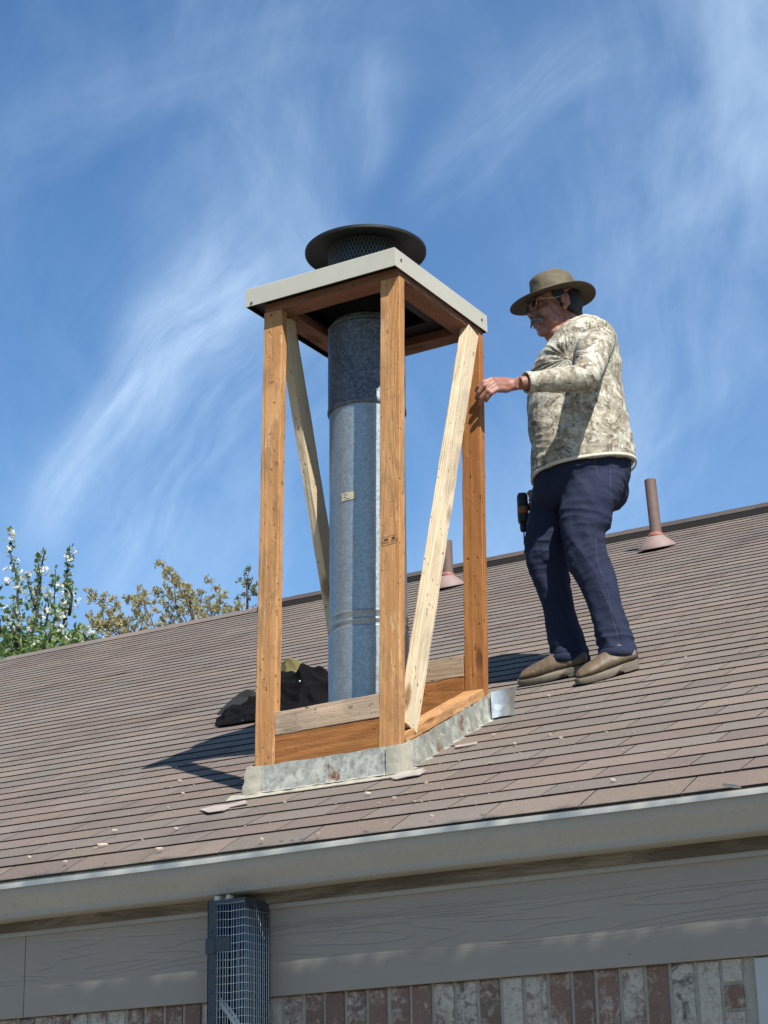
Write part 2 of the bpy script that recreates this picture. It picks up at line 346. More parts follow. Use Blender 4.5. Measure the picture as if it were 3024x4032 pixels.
M_rope = mat('white_rope', plain((.72, .73, .70), .6, 0, .1, 60))

# ------------------------------------------------------------------ ground
g = MB(); g.add([(-400, -400, -3.05), (400, -400, -3.05), (400, 400, -3.05), (-400, 400, -3.05)], [(0, 1, 2, 3)])
def fground(t, b):
    n = t.noise(t.o, 3, 8, .7); t.l(t.mix(n, (.045, .07, .022), (.12, .13, .05)), b.inputs['Base Color']); b.inputs['Roughness'].default_value = .95; bump(t, b, t.noise(t.o, 30, 5), .03)
tag(put('ground', g, mat('lawn', fground)), kind='structure')

pt_ = MB(); pt_.box((-9, -9.5, -3.2), (9, -.55, -3.03)); tag(put('bounce_patio', pt_, mat('bounce_concrete', plain((.50, .45, .37), .9, 0, .12, 3, .002))), kind='structure')  # unseen pale slab added to bounce warm light onto eave and wall
# ------------------------------------------------------------------ the house
X0, X1 = -7.30, 3.4; YE, YR = -.70, 6.15; GZ = -.354
house = thing('brick_house', (-2, 2.8, -3.05), 'brick house with brown shingle roof, grey siding band and metal gutter, filling the lower photo', 'house')
rb = MB()   # roof deck, front and back slopes, closed underneath
zR = roofz(YR); yB = 2*YR-YE; zE = roofz(YE)
prof = [(YE+.03, zE+.03*TP-.004), (YR, zR-.004), (yB, zE), (yB, zE-.03), (YR, zR-.05), (YE+.03, zE-.05)]
rb.loft([[Vector((x, y, z)) for y, z in prof] for x in (X0+.02, X1)], 0)
deck = put('roof', rb, M_under, house)
sh = MB(); EXP = .1435; TAB = .3333; slen = (YR-YE)*math.sqrt(1+TP*TP); s0 = YE*math.sqrt(1+TP*TP)
pal = [(.250, .190, .160), (.236, .192, .166), (.262, .194, .160), (.222, .164, .142), (.240, .202, .176), (.214, .172, .150), (.272, .210, .170), (.228, .196, .174)]
def rp(x, s, h): return Vector((x, 0, 0)) + RS*s + RN*h
ncr = int(slen/EXP)+1; offs = [0, .5, .06, .56, .12, .45, .02, .53]
for i in range(ncr):
    s = s0 + i*EXP; top = min(s+EXP+.022, s0+slen); off = offs[i % 8]*TAB + .013*((i*37) % 5); x = X0 - off; j = 0
    wob = random.uniform(-.0015, .0015); bands = random.random()
    while x < X1:
        xa, xb = max(x+.0024, X0), min(x+TAB-.0024, X1); x += TAB; j += 1
        if xb-xa < .03: continue
        q = noise.noise(Vector((x*.9, i*.33, 3))) ; c = pal[(int((q*1.8+3)*2.2)+random.choice((0, 0, 1, 2, 3, 5, 6))) % 8]; f = random.uniform(.99, 1.17); c = tuple((k*.7+a_*.3)*f for k, a_ in zip(c, (.250, .205, .164)))
        hb = .0072+random.uniform(-.0005, .0007); ht = .0018; lift = random.uniform(0, .012) if random.random() < .006 else 0
        e = [random.uniform(-.0010, .0010) for _ in range(4)]; nseg = 3; vs = []
        for k in range(nseg+1):
            xx = xa+(xb-xa)*k/nseg; ds = wob + e[k]*.8
            if i == 0: ds -= .008
            vs += [rp(xx, s+ds, hb+lift*(k/nseg)-(.014 if i == 0 else 0)), rp(xx, s+.03, hb-.001+lift*.6*(k/nseg)-(.009 if i == 0 else 0)), rp(xx, top, ht), rp(xx, s+ds+.001, .0005 if i else -.015)]
        fs, fb = [], []
        for k in range(nseg):
            a, b_ = 4*k, 4*k+4; fs += [(a, b_, b_+1, a+1), (a+1, b_+1, b_+2, a+2)]; fb += [(a+3, b_+3, b_, a)]
        fb += [(3, 0, 1, 2), (4*nseg+3, 4*nseg+2, 4*nseg+1, 4*nseg)]
        o_ = len(sh.v); sh.v += vs
        for q_ in fs: sh.f.append([w+o_ for w in q_]); sh.mi.append(0); sh.c.append(c)
        for q_ in fb: sh.f.append([w+o_ for w in q_]); sh.mi.append(1); sh.c.append(c)
shingles = put('shingles', sh, [M_shingle, M_butt], deck, fix=False)
# ridge: low cap shingles to the left, raised dark ridge vent to the right
rc = MB(); x = X0
while x < -4.68:
    w = .25; h = .012+random.uniform(0, .004); cc = random.choice(pal)
    rc.loft([[Vector((xx, YR-.14, zR-.14*TP+h-.002)), Vector((xx, YR, zR+h+.012)), Vector((xx, YR+.14, zR-.14*TP+h-.002))] for xx in (x, x+w-.004)], 0, cc, cap=False, closed=False); x += w-.045
put('ridge_caps', rc, [M_shingle], deck, fix=False)
rv = MB(); rv.loft([[Vector((xx, YR+dy, zR+dz_)) for dy, dz_ in ((-.15, -.15*TP+.008), (-.15, -.15*TP+.048), (0, .058), (.15, -.15*TP+.048), (.15, -.15*TP+.008))] for xx in (-4.70, X1)], 0)
put('ridge_vent', rv, [M_butt], deck)
rv = MB(); x = -4.70
while x < X1:
    rv.loft([[Vector((xx, YR+dy, zR+dz_)) for dy, dz_ in ((-.152, -.152*TP+.050+hh*.4), (0, .062+hh*.4), (.152, -.152*TP+.050+hh*.4))] for xx, hh in ((x, .006), (x+.29, .001))], 0, tuple(k*.5 for k in random.choice(pal)), cap=False, closed=False); x += .25
put('ridge_caps', rv, [M_shingle], deck, fix=False)
# drip edge and rake
dr = MB(); dr.box((X0-.012, YE+.008, zE-.03), (X1, YE+.03, zE-.003)); put('drip_edge', dr, M_rim, house)
rk = MB(); rk.loft([[Vector((xx, YE, zE-.16)), Vector((xx, YE, zE-.008)), Vector((xx, YR, zR-.008)), Vector((xx, YR, zR-.16))] for xx in (X0-.02, X0+.018)], 0)
rk.loft([[Vector((xx, yB, zE-.16)), Vector((xx, yB, zE-.008)), Vector((xx, YR+.002, zR-.008)), Vector((xx, YR+.002, zR-.16))] for xx in (X0-.02, X0+.018)], 0)
put('rake_board', rk, M_siding, house)
# gutter, K profile (y outward negative, z)
gp = [(-.7105, -.354), (-.7105, -.372), (-.7020, -.373), (-.7020, -.3785), (-.6990, -.392), (-.6900, -.412), (-.6740, -.433), (-.6640, -.447), (-.6610, -.4560), (-.6600, -.468), (-.6560, -.4705),
      (-.5790, -.4705), (-.5790, -.350), (-.5805, -.350), (-.5805, -.4685), (-.6560, -.4685), (-.6585, -.456), (-.6620, -.446), (-.6880, -.411), (-.6975, -.380), (-.6975, -.3600), (-.7000, -.3545)]
gm = MB(); nx = 60
def gwave(x): return .0035*math.sin(x*1.3+.5)+.0015*math.sin(x*4.1)
gm.loft([[Vector((xx, y, z+gwave(xx))) for y, z in gp] for xx in [X0+(X1-X0)*k/nx for k in range(nx+1)]], 0)
for i_, f_ in enumerate(gm.f):
    if len(f_) == 4 and all((q % len(gp)) in (0, 1, 20, 21) for q in f_): gm.mi[i_] = 1
gut = sharp(put('gutter', gm, [M_gutter, M_rim], house), 50)
fa = MB(); fa.box((X0, -.578, -.505), (X1, -.552, -.352)); put('fascia', fa, M_rough, house)
sf = MB(); sf.box((X0, -.5515, -.500), (X1, -.40, -.470)); put('soffit', sf, M_rough, house)
tr = MB(); tr.box((X0, -.560, -.521), (X1, -.5475, -.5055)); put('trim_strip', tr, M_gutter, house)
fb_ = MB(); jx = on_y(95, 3870, -.5465).x
for a, b_ in ((X0, jx-.0015), (jx+.0015, on_y(2938, 3600, -.5465).x+2.4)):
    fb_.box((a, -.5465, -.806), (min(b_, X1), -.528, -.5005))
bevel(put('frieze_board', fb_, M_siding, house), .0015, 1)
# brick wall
bw = MB(); YW = -.530; bw.box((X0+.12, YW+.007, -3.05), (X1-.05, YW+.2, -.8065), 1)
bw.box((X0+.12, YW+.2, -3.05), (X1-.05, YW+.22, -.5), 1)
def btone():
    r = random.random()
    return (random.choice((.0, .15, .3, .5, .8, 1.0)), 1.0 if r < .16 else random.uniform(0, .4), .2)
def brick(x0, z0, x1, z1):
    jj = lambda: random.uniform(-.002, .002); d0 = random.uniform(0, .003); cs = [Vector((x0+jj(), 0, z0+jj())), Vector((x1+jj(), 0, z0+jj())), Vector((x1+jj(), 0, z1)), Vector((x0+jj(), 0, z1))]
    ctr = sum(cs, Vector())/4; ring = lambda k, y: [Vector((ctr.x+(c.x-ctr.x)*k, y, ctr.z+(c.z-ctr.z)*k)) for c in cs]
    bw.loft([ring(1, YW+.03), ring(1, YW+.003+d0), ring(.965, YW+d0)], 0, btone())
xq = on_y(2836, 3850, YW).x; xc = on_y(2962, 3850, YW).x; x = xq
while x > X0+.2: brick(x-.0705, -1.11, x-.002, -.808); x -= .0812
z = -.808
while z > -1.1:
    brick(xq+.008, z-.064, xc-.03, z); z -= .075
z = -1.125; row = 0
while z > -3.0:
    x = X0+.13+(row % 2)*.11
    while x < X1-.3: brick(x, z-.064, x+.205, z); x += .216
    z -= .075; row += 1
put('brick_wall', bw, [M_brick, M_mortar], house)
wf = MB(); wf.box((xc+.012, YW-.004, -1.9), (xc+.075, YW+.02, -.812)); wf.box((xc+.075, YW+.004, -.86), (xc+.9, YW+.02, -.812)); wf.box((xc+.9, YW-.004, -1.9), (xc+.96, YW+.02, -.812)); wf.box((xc+.075, YW+.004, -1.9), (xc+.9, YW+.02, -1.85))
win = put('window', wf, M_white, house)
wg = MB(); wg.box((xc+.075, YW+.006, -1.85), (xc+.9, YW+.012, -.86)); put('pane', wg, M_liner, win)
# gable ends and back wall
gb = MB()
for xx in (X0+.12, X1-.05): gb.loft([[Vector((x_, YW+.1, -3.05)), Vector((x_, YW+.1, -.5)), Vector((x_, YR, zR-.1)), Vector((x_, yB-.2, zE-.1)), Vector((x_, yB-.2, -3.05))] for x_ in (xx-.01, xx+.01)], 0)
gb.box((X0+.12, yB-.25, -3.05), (X1-.05, yB-.2, zE-.05)); put('gable_walls', gb, M_mortar, house)

# ------------------------------------------------------------------ plumbing vents
def vent(bx, by, hgt, label, lean=(0, 0)):
    bz = roofz(by); t = thing('plumbing_vent', (bx, by, bz), label, 'vent pipe', 'plumbing vents below the ridge')
    m = MB(); a = Vector((bx, by, bz)); top = a+Vector((lean[0], lean[1], hgt)); r = .0375
    ax = (top-a).normalized(); m.lathe([(r, -.02), (r, hgt), (r-.006, hgt+.001), (r-.006, hgt-.09), (.001, hgt-.09)], a, 28, axis=ax); sharp(put('pipe', m, M_ochre, t), 40)
    m = MB(); m.lathe([(.002, -.006), (.125, -.006), (.122, .004), (.095, .030), (.070, .055), (.058, .066), (.046, .071), (.0385, .072)], a+RN*.012-Vector((0, .012, .0)), 32, axis=(RN*.75+Vector((0, 0, .25))).normalized()); bt = sharp(put('flashing_boot', m, M_boot, t), 40)
    m = MB(); m.lathe([(.0385, .055), (.060, .058), (.056, .078), (.044, .092), (.0385, .096)], a+RN*.012, 28, axis=ax); put('sealant', m, M_red, bt, True)
v1 = on_roof(2590, 2162); vent(v1.x, v1.y, on_y(2568, 1889, v1.y).z-v1.z, 'reddish vent pipe standing near the ridge behind the man, rightmost of the two', (-.02, 0))
v2 = on_roof(1765, 2316); vent(v2.x, v2.y, on_y(1763, 2131, v2.y).z-v2.z, 'reddish vent pipe near the ridge seen between the pale brace and the right post', (0, 0))

# ------------------------------------------------------------------ chimney frame
FW, FD, FH = .63862, .69791, 2.011; SX, SY = .02364, .00777
def S(x, y, z): return Vector((x+SX*z+.00219*z*x/FW, y+SY*z, z))
frame = thing('chimney_frame', (-FW/2, FD/2, roofz(FD/2)), 'open wooden chimney chase frame of orange posts and pale braces under a flat metal cap', 'chimney frame')
def board(name, A, B, wx, wy, m, parent=frame, xdir=(1, 0, 0), rough=.0016, nz=None, e0=None, e1=None):
    """a sawn board from A to B; wx wide along xdir, wy thick across it; A and B are centre points"""
    A, B = Vector(A), Vector(B); z = (B-A).normalized(); xd = Vector(xdir); xd = (xd-z*xd.dot(z)).normalized(); yd = z.cross(xd); L = (B-A).length
    n = nz or max(3, int(L/.045)); sd = random.random()*50; pts = [(-wx/2, -wy/2), (wx/2, -wy/2), (wx/2, wy/2), (-wx/2, wy/2)]; ch = .0022; ring = []
    for (px_, py_) in pts:
        sx_, sy_ = (1 if px_ > 0 else -1), (1 if py_ > 0 else -1)
        a_ = (px_-sx_*ch, py_); b2 = (px_, py_-sy_*ch)
        ring += [a_, b2] if sx_*sy_ > 0 and False else ([(px_-sx_*ch, py_), (px_, py_-sy_*ch)] if (sx_, sy_) in ((1, -1), (-1, 1)) else [(px_, py_-sy_*ch), (px_-sx_*ch, py_)])
    mb = MB(); rings = []
    for k in range(n+1):
        zz = L*k/n; rr = []
        for i, (a_, b2) in enumerate(ring):
            w = noise.noise(Vector((sd+i*3.1, zz*9, sd)))*rough + (noise.noise(Vector((sd+i*7, zz*30, 2)))*rough*.8)
            e = 0
            if k == 0 and e0: e = e0*a_
            if k == n and e1: e = e1*a_
            rr.append(Vector((a_*(1+w/.04), b2*(1+w/.03), zz+e)))
        rings.append(rr)
    mb.loft(rings)
    Mx = Matrix(((xd.x, yd.x, z.x, A.x), (xd.y, yd.y, z.y, A.y), (xd.z, yd.z, z.z, A.z), (0, 0, 0, 1)))
    o = bpy.data.objects.new(name, mb.mesh(name, m)); attach(o, parent, Mx); return sharp(o, 25)
PT = FH-.024   # underside of the top plates
pf = board('post', S(-FW+.0445, .019, roofz(.0)+.02), S(-FW+.0445, .019, PT), .089, .038, M_old)
pc = board('post', S(-.0445, .019, .02), S(-.0445, .019, PT), .089, .038, M_old)
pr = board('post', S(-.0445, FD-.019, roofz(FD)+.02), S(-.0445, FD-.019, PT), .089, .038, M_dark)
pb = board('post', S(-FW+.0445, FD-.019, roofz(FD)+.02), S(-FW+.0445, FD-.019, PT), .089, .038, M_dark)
zt = PT+.0195
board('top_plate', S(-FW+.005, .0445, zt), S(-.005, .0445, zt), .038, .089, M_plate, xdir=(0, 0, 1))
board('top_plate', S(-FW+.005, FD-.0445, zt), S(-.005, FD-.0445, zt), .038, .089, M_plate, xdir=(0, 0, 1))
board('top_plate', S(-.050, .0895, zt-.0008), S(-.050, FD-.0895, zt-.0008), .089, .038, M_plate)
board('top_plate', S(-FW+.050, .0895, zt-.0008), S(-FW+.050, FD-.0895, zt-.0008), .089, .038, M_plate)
# low walls: pale plate above an amber board, front and back
def zpx(px, py, y): return on_y(px, py, y).z
zf1 = .5*(zpx(1085, 2800, .0)+zpx(1485, 2738, .0))     # top of the pale front board
fl, fr_ = -FW+.090, -.090
board('cross_board', (fl+SX*zf1, .020, zf1-.045), (fr_+SX*zf1, .020, zf1-.040), .089, .036, M_grey, xdir=(0, 0, 1))
board('cross_board', (fl+SX*.2, .021, zf1-.09-.062), (fr_+SX*.2, .021, zf1-.087-.062), .122, .034, M_dark, xdir=(0, 0, 1))
zb1 = zpx(1825, 2580, FD-.03)
board('cross_board', (fl+.01, FD-.02, zb1-.048), (fr_+.01, FD-.02, zb1-.045), .089, .036, M_grey, xdir=(0, 0, 1))
board('cross_board', (fl+.01, FD-.021, zb1-.095-.07), (fr_+.01, FD-.021, zb1-.092-.07), .140, .034, M_dark, xdir=(0, 0, 1))
# sloping sole plates along both sides
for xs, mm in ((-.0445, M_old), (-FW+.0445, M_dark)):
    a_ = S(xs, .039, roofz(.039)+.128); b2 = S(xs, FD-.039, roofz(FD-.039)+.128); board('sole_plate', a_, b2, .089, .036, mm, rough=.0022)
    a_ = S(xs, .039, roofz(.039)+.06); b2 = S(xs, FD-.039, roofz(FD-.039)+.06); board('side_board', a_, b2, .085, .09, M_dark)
# diagonal braces, narrow edge facing out
board('brace', S(-.020, FD-.085, PT-.004), S(-.020, .088, roofz(.088)+.150), .038, .089, M_new, e0=0)
board('brace', S(-FW+.046, .088, PT-.004), S(-FW+.046, FD-.085, roofz(FD-.085)+.150), .038, .089, M_new)
# chase cover: flat sheet cap with turned-down edges
CX0, CX1, CY0, CY1, CT = .0207-FW-.0353, .0207+.0353, .0012-.0353, .0012+FD+.0353, .080
mb = MB(); CC = Vector((-.315, .345, 0))
def rect(x0, y0, x1, y1, z, zs=0): return [Vector((x0, y0, z)), Vector((x1, y0, z)), Vector((x1, y1, z)), Vector((x0, y1, z))]
mb.loft([rect(CX0+.003, CY0+.003, CX1-.003, CY1-.003, FH), rect(CX0, CY0, CX1, CY1, FH), rect(CX0, CY0, CX1, CY1, FH+CT-.003), rect(CX0+.003, CY0+.003, CX1-.003, CY1-.003, FH+CT),
         rect(CC.x-.10, CC.y-.10, CC.x+.10, CC.y+.10, FH+CT+.012)], 0, cap=False)
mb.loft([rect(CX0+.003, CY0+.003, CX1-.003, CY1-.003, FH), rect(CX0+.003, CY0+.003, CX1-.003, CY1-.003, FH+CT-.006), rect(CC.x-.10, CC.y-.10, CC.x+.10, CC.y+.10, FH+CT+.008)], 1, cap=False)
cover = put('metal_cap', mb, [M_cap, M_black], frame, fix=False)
for (c_, ax_) in (((CX1+.0005, CY0+.045, FH+.04), (1, 0, 0)), ((CX1+.0005, CY1-.05, FH+.04), (1, 0, 0)), ((CX0+.03, CY0-.0005, FH+.012), (0, -1, 0))):
    mb = MB(); mb.lathe([(.0055, 0), (.0055, .003), (.002, .0045), (.0002, .0045)], c_, 10, axis=Vector(ax_)); put('screw', mb, M_mesh, cover)
# wooden stop under the cap: dark plywood
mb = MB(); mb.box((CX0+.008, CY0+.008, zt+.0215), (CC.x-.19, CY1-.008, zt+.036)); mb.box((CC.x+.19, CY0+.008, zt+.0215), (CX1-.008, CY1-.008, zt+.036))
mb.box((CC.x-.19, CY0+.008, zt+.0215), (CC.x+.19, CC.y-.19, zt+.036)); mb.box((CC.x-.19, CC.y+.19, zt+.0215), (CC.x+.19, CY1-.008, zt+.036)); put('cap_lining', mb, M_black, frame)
# base flashing
FT = .125
def fstrip(name, P, Q, h0, h1, m, thick=.003, out=(0, -1, 0), n=24, flare=.012, wav=.003, parent=frame):
    P, Q, out = Vector(P), Vector(Q), Vector(out); mb = MB(); rg = []; sd = random.random()*9
    for k in range(n+1):
        t = k/n; b0 = P.lerp(Q, t); w = noise.noise(Vector((t*6, sd, 0)))*wav; w2 = noise.noise(Vector((t*9, sd, 5)))*wav
        up = Vector((0, 0, 1)); hh = h0+(h1-h0)*t + w2*1.2
        outer = [b0+out*(flare+.02)+up*(.004+w*.6), b0+out*(flare+w)+up*.012, b0+out*(.004+w)+up*(hh*.45), b0+out*(.003+w2)+up*hh]
        inner = [q-out*thick for q in outer[::-1]]; rg.append(outer+inner)
    mb.loft(rg); return sharp(put(name, mb, m, parent), 50)
y0 = -.006
fstrip('apron_flashing', (-FW-.012, y0, roofz(y0)), (.004, y0, roofz(y0)), .113, .113, M_flash)
nst = 4
for k in range(nst):
    ya = y0+.012+(FD+.01)*k/nst; yb = y0+.012+(FD+.01)*(k+1)/nst+.006
    fstrip('step_flashing', (.006+.0022*(k % 2), ya, roofz(ya)-.004), (.006+.0022*(k % 2), yb, roofz(yb)-.004), .112+random.uniform(-.008, .008), .112+random.uniform(-.008, .008), M_flashs, out=(1, 0, 0), n=8, flare=.010, wav=.006)
    fstrip('step_flashing', (-FW-.006-.0022*(k % 2), ya, roofz(ya)-.004), (-FW-.006-.0022*(k % 2), yb, roofz(yb)-.004), .112, .112, M_flashs, out=(-1, 0, 0), n=8, flare=.010, wav=.006)
fstrip('back_flashing', (-FW, FD+.006, roofz(FD)), (.004, FD+.006, roofz(FD)), .05, .05, M_flashs, out=(0, 1, 0))
def blob(name, pts, r, m, parent, amp=.004, seed=0):
    mb = MB()
    for (p, rr) in zip(pts, r): mb.ell(p, rr, nu=12, nv=8)
    me = baked(name, mb, [('REMESH', dict(mode='VOXEL', voxel_size=.004)), ('SMOOTH', dict(factor=.5, iterations=3))], m)
    displace(me, lambda c, n_: noise.noise(c*45+Vector((seed, 0, 0)))*amp); return put_mesh(name, me, parent)
# bent corner pieces smeared with old caulk
for (cx_, nm) in ((.006, 0), (-FW-.010, 1)):
    mb = MB(); rg = []
    for k in range(9):
        t = k/8; z = roofz(-.01)+.0+t*.115; w = noise.noise(Vector((t*5, nm*4, 1)))*.006; s_ = -1 if nm else 1; o1 = .020*(1-t)+.006+w
        rg.append([Vector((cx_-s_*(.052+w), y0-.0075-o1*.4, z)), Vector((cx_-s_*.01, y0-.010-o1*.8, z)), Vector((cx_+s_*(.006+o1*.8), y0-.010-o1*.5, z)), Vector((cx_+s_*(.009+o1*.7), y0+.02, z+.01)), Vector((cx_+s_*(.009+o1*.5), y0+.055+w, z+.028)),
                   Vector((cx_+s_*(.003+o1*.5), y0+.055, z+.028)), Vector((cx_+s_*.002, y0+.01, z)), Vector((cx_-s_*.052, y0-.003, z))])
    mb.loft(rg); sharp(put('corner_flashing', mb, M_caulk, frame), 50)
# old sealant bead and peeling membrane along the foot of the apron
mb = MB(); rg = []
for k in range(61):
    t = k/60; x_ = -FW-.09+(FW+.20)*t; a_ = noise.noise(Vector((x_*14, 2, 2))); b2 = noise.noise(Vector((x_*23, 7, 1))); w = .012+.016*a_; yy = y0-.024
    rg.append([Vector((x_, yy-w-.008, roofz(yy-w-.008)+.009)), Vector((x_, yy-w*.5, roofz(yy-w*.5)+.017+.006*b2)), Vector((x_, yy+.012, roofz(yy+.012)+.018+.006*a_)), Vector((x_, yy+.02, roofz(yy+.02)+.008))])
mb.loft(rg); put('sealant_bead', mb, M_caulk, frame)
for pts in ([(785, 3186), (850, 3170), (905, 3166), (965, 3150), (975, 3162), (905, 3178), (880, 3190), (820, 3198)], [(1532, 3060), (1580, 3052), (1680, 3032), (1650, 3050), (1600, 3057), (1560, 3068)], [(1790, 2935), (1880, 2920), (1875, 2928), (1795, 2942)]):
    top_ = [on_roof(a, b2, .015+.003*math.sin(i*2.1)) for i, (a, b2) in enumerate(pts)]; mb = MB(); mb.loft([[q-RN*.003 for q in top_], top_]); put('membrane_scrap', mb, M_felt, frame)
# loose bright sheet bent out at the rear corner
mb = MB(); A = Vector((.022, FD+.0, roofz(FD)+.002)); rg = []
for k in range(13):
    t = k/12; xx = A.x+.100*t; yy = A.y+.016*math.sin(t*2.6)-.01*t
    rg.append([Vector((xx, yy, roofz(yy)+.012)), Vector((xx, yy+.012*math.sin(t*3), roofz(yy)+.06)), Vector((xx+.006*t, yy+.014*t, roofz(yy)+.118+.01*t)), Vector((xx+.006*t, yy+.0165*t+.002, roofz(yy)+.118+.01*t)), Vector((xx, yy+.0025+.012*math.sin(t*3), roofz(yy)+.06)), Vector((xx, yy+.0025, roofz(yy)+.012))])
mb.loft(rg); sharp(put('loose_flashing', mb, M_shiny, frame), 50)
# wood stamps on boards
M_ink = mat('stamp_ink', plain((.10, .045, .018), .8, 0, .3, 200))
def flat_text(s, size):
    cu_ = bpy.data.curves.new('t', 'FONT'); cu_.body = s; cu_.size = size; cu_.align_x = 'CENTER'; cu_.align_y = 'CENTER'; o = bpy.data.objects.new('t', cu_); col.objects.link(o)
    dg = bpy.context.evaluated_depsgraph_get(); dg.update(); me = bpy.data.meshes.new_from_object(o.evaluated_get(dg)); bpy.data.objects.remove(o); return me
def stamp(parent, P, X, Y, txt, size, lines, blocks=()):
    P, X, Y = Vector(P), Vector(X).normalized(), Vector(Y).normalized(); mb = MB(); me = flat_text(txt, size)
    mb.add([P+X*v.co.x+Y*v.co.y for v in me.vertices], [tuple(p.vertices) for p in me.polygons])
    for (x0, y0_, x1, y1) in list(lines)+list(blocks): mb.add([P+X*x0+Y*y0_, P+X*x1+Y*y0_, P+X*x1+Y*y1, P+X*x0+Y*y1], [(0, 1, 2, 3)])
    Mw = WM[parent]; me2 = mb.mesh('grade_stamp', M_ink, fix=False); me2.transform(Mw.inverted()); attach(bpy.data.objects.new('grade_stamp', me2), parent, Mw)
sp_ = on_y(1535, 2133, S(0, 0, 1.0).y-.0012)
stamp(pc, sp_, (1, 0, .06), (.0, SY, 1), 'PAA 200Z', .017, [(-.032, .022, .026, .0235), (-.034, -.012, .030, -.0100)], [(-.026, .0075, -.008, .0165), (.008, .0075, .022, .0165)])

# ------------------------------------------------------------------ flue pipe with rain cap
PC = Vector((-.333, .341, 0)); PC2 = Vector((-.302, .343, 0))
flue = thing('flue_pipe', (PC.x, PC.y, roofz(.3)), 'round galvanised steel flue pipe with black mushroom rain cap standing inside the wooden frame', 'flue pipe')
def pcz(z): t = min(1, z/2.3); return PC.lerp(PC2, t)+Vector((0, 0, z))
def seg(name, z0, z1, r, m, ext=()):
    mb = MB(); n = 64; rings = []; prof_ = [(r, z0), (r, z1)]
    for (zz, rr) in sorted(list(ext)+[(z0, r), (z1, r)]): 
        c = pcz(zz); rings.append([c+Vector((rr*math.cos(2*math.pi*k/n), rr*math.sin(2*math.pi*k/n), 0)) for k in range(n)])
    mb.loft(rings); return sharp(put(name, mb, m, flue), 30)
r0 = .156
zj = 1.62; zb = .745
zj = onp(1400, 1588, (PC.x, PC.y-.14, 0), (0.505, -.863, 0)).z; zb = onp(1400, 2462, (PC.x, PC.y-.14, 0), (0.505, -.863, 0)).z; ztop = onp(1400, 1262, (PC.x, PC.y-.14, 0), (0.505, -.863, 0)).z
seg('pipe_section', roofz(.15)-.1, zb, r0, M_galv, [(zb-.012, r0+.004), (zb-.006, r0)])
seg('pipe_section', zb-.001, zj, r0-.002, M_galv, [(zb+.012, r0+.004), (zb+.018, r0+.004), (zb+.024, r0-.002), (zb+.045, r0+.001), (zb+.05, r0+.003), (zb+.056, r0-.002), (zj-.02, r0-.002)])
seg('pipe_section', zj-.012, ztop, r0+.003, M_galvd, [(zj-.006, r0+.006), (zj+.004, r0+.006), (zj+.01, r0+.003), (ztop-.015, r0+.003), (ztop-.004, r0-.004)])
seg('collar', ztop-.001, ztop+.022, r0-.012, M_galvd)
seg('collar', ztop+.02, FH+CT+.004, r0-.030, M_black)
cb = PC2+Vector((0, 0, FH+CT+.010))
mb = MB(); mb.lathe([(.19, -.002), (.188, .004), (.158, .012), (.158, .03)], cb, 48); put('storm_collar', mb, M_black, flue, True)
mb = MB(); zd = 2.312
mb.lathe([(.148, FH+CT), (.148, FH+CT+.05), (.12, FH+CT+.052), (.12, FH+CT)], PC2, 48); put('cap_base', mb, M_black, flue, True)
hat_ = MB(); hat_.lathe([(.255, zd), (.2555, zd+.010), (.252, zd+.013), (.17, zd+.028), (.08, zd+.038), (.001, zd+.042)], PC2, 72)
hat_.lathe([(.001, zd+.036), (.08, zd+.032), (.17, zd+.020), (.240, zd+.006), (.249, zd-.002), (.255, zd)], PC2, 72); rcap = sharp(put('rain_cap', hat_, M_black, flue, fix=False), 40)
mb = MB(); mb.lathe([(.135, zd-.16), (.135, zd+.02)], PC2, 40); put('inner_baffle', mb, M_black, rcap, True)
gr = MB(); rg_ = .158; nd = 64; zg0, zg1 = FH+CT+.045, zd+.012; nrow = 5; dzg = (zg1-zg0)/nrow
def gpt(a, z): return PC2+Vector((rg_*math.cos(a), rg_*math.sin(a), z))
for k in range(nd):
    for row in range(nrow*2):
        a0 = 2*math.pi*(k+(row % 2)*.5)/nd; z0 = zg0+row*dzg/2
        for sgn in (-1, 1):
            a1 = a0+sgn*math.pi/nd; p, q = gpt(a0, z0), gpt(a1, z0+dzg/2); dd = (q-p).normalized(); nn = (p-PC2-Vector((0, 0, p.z))).normalized(); s_ = dd.cross(nn)*.0011
            gr.loft([[p-s_, p+s_, p+s_-nn*.0012, p-s_-nn*.0012], [q-s_, q+s_, q+s_-nn*.0012, q-s_-nn*.0012]], cap=False)
put('mesh_screen', gr, M_mesh, rcap, fix=False)
# paper sticker on the pipe
lc = onp(1388, 1961, (PC.x+.5*.505*0+.0, PC.y-.14, 0), (0.505, -.863, 0)); ang = math.atan2(lc.y-pcz(lc.z).y, lc.x-pcz(lc.z).x); c = pcz(lc.z); mb = MB()
rg = []
for k in range(9):
    a = ang-.23+.42*k/8; rr = r0+.0006; rg.append([c+Vector((rr*math.cos(a), rr*math.sin(a), zz)) for zz in (-.017+.002*k/8, .017)])
mb.loft(rg, cap=False, closed=False); put('paper_sticker', mb, mat('sticker_paper', plain((.55, .50, .36), .8, 0, .35, 120)), flue, True)
mb = MB(); cse = c
for (zz, a0, a1) in ((.008, .05, .16), (-.002, .04, .12), (-.010, .08, .22)):
    mb = MB(); rg = []
    for k in range(5):
        a = ang-.2+a0+(a1-a0)*k/4; rr = r0+.0011; rg.append([c+Vector((rr*math.cos(a), rr*math.sin(a), zz+q)) for q in (-.0012, .0012)])
    mb.loft(rg, cap=False, closed=False); put('printed_line', mb, M_ink, flue, True)


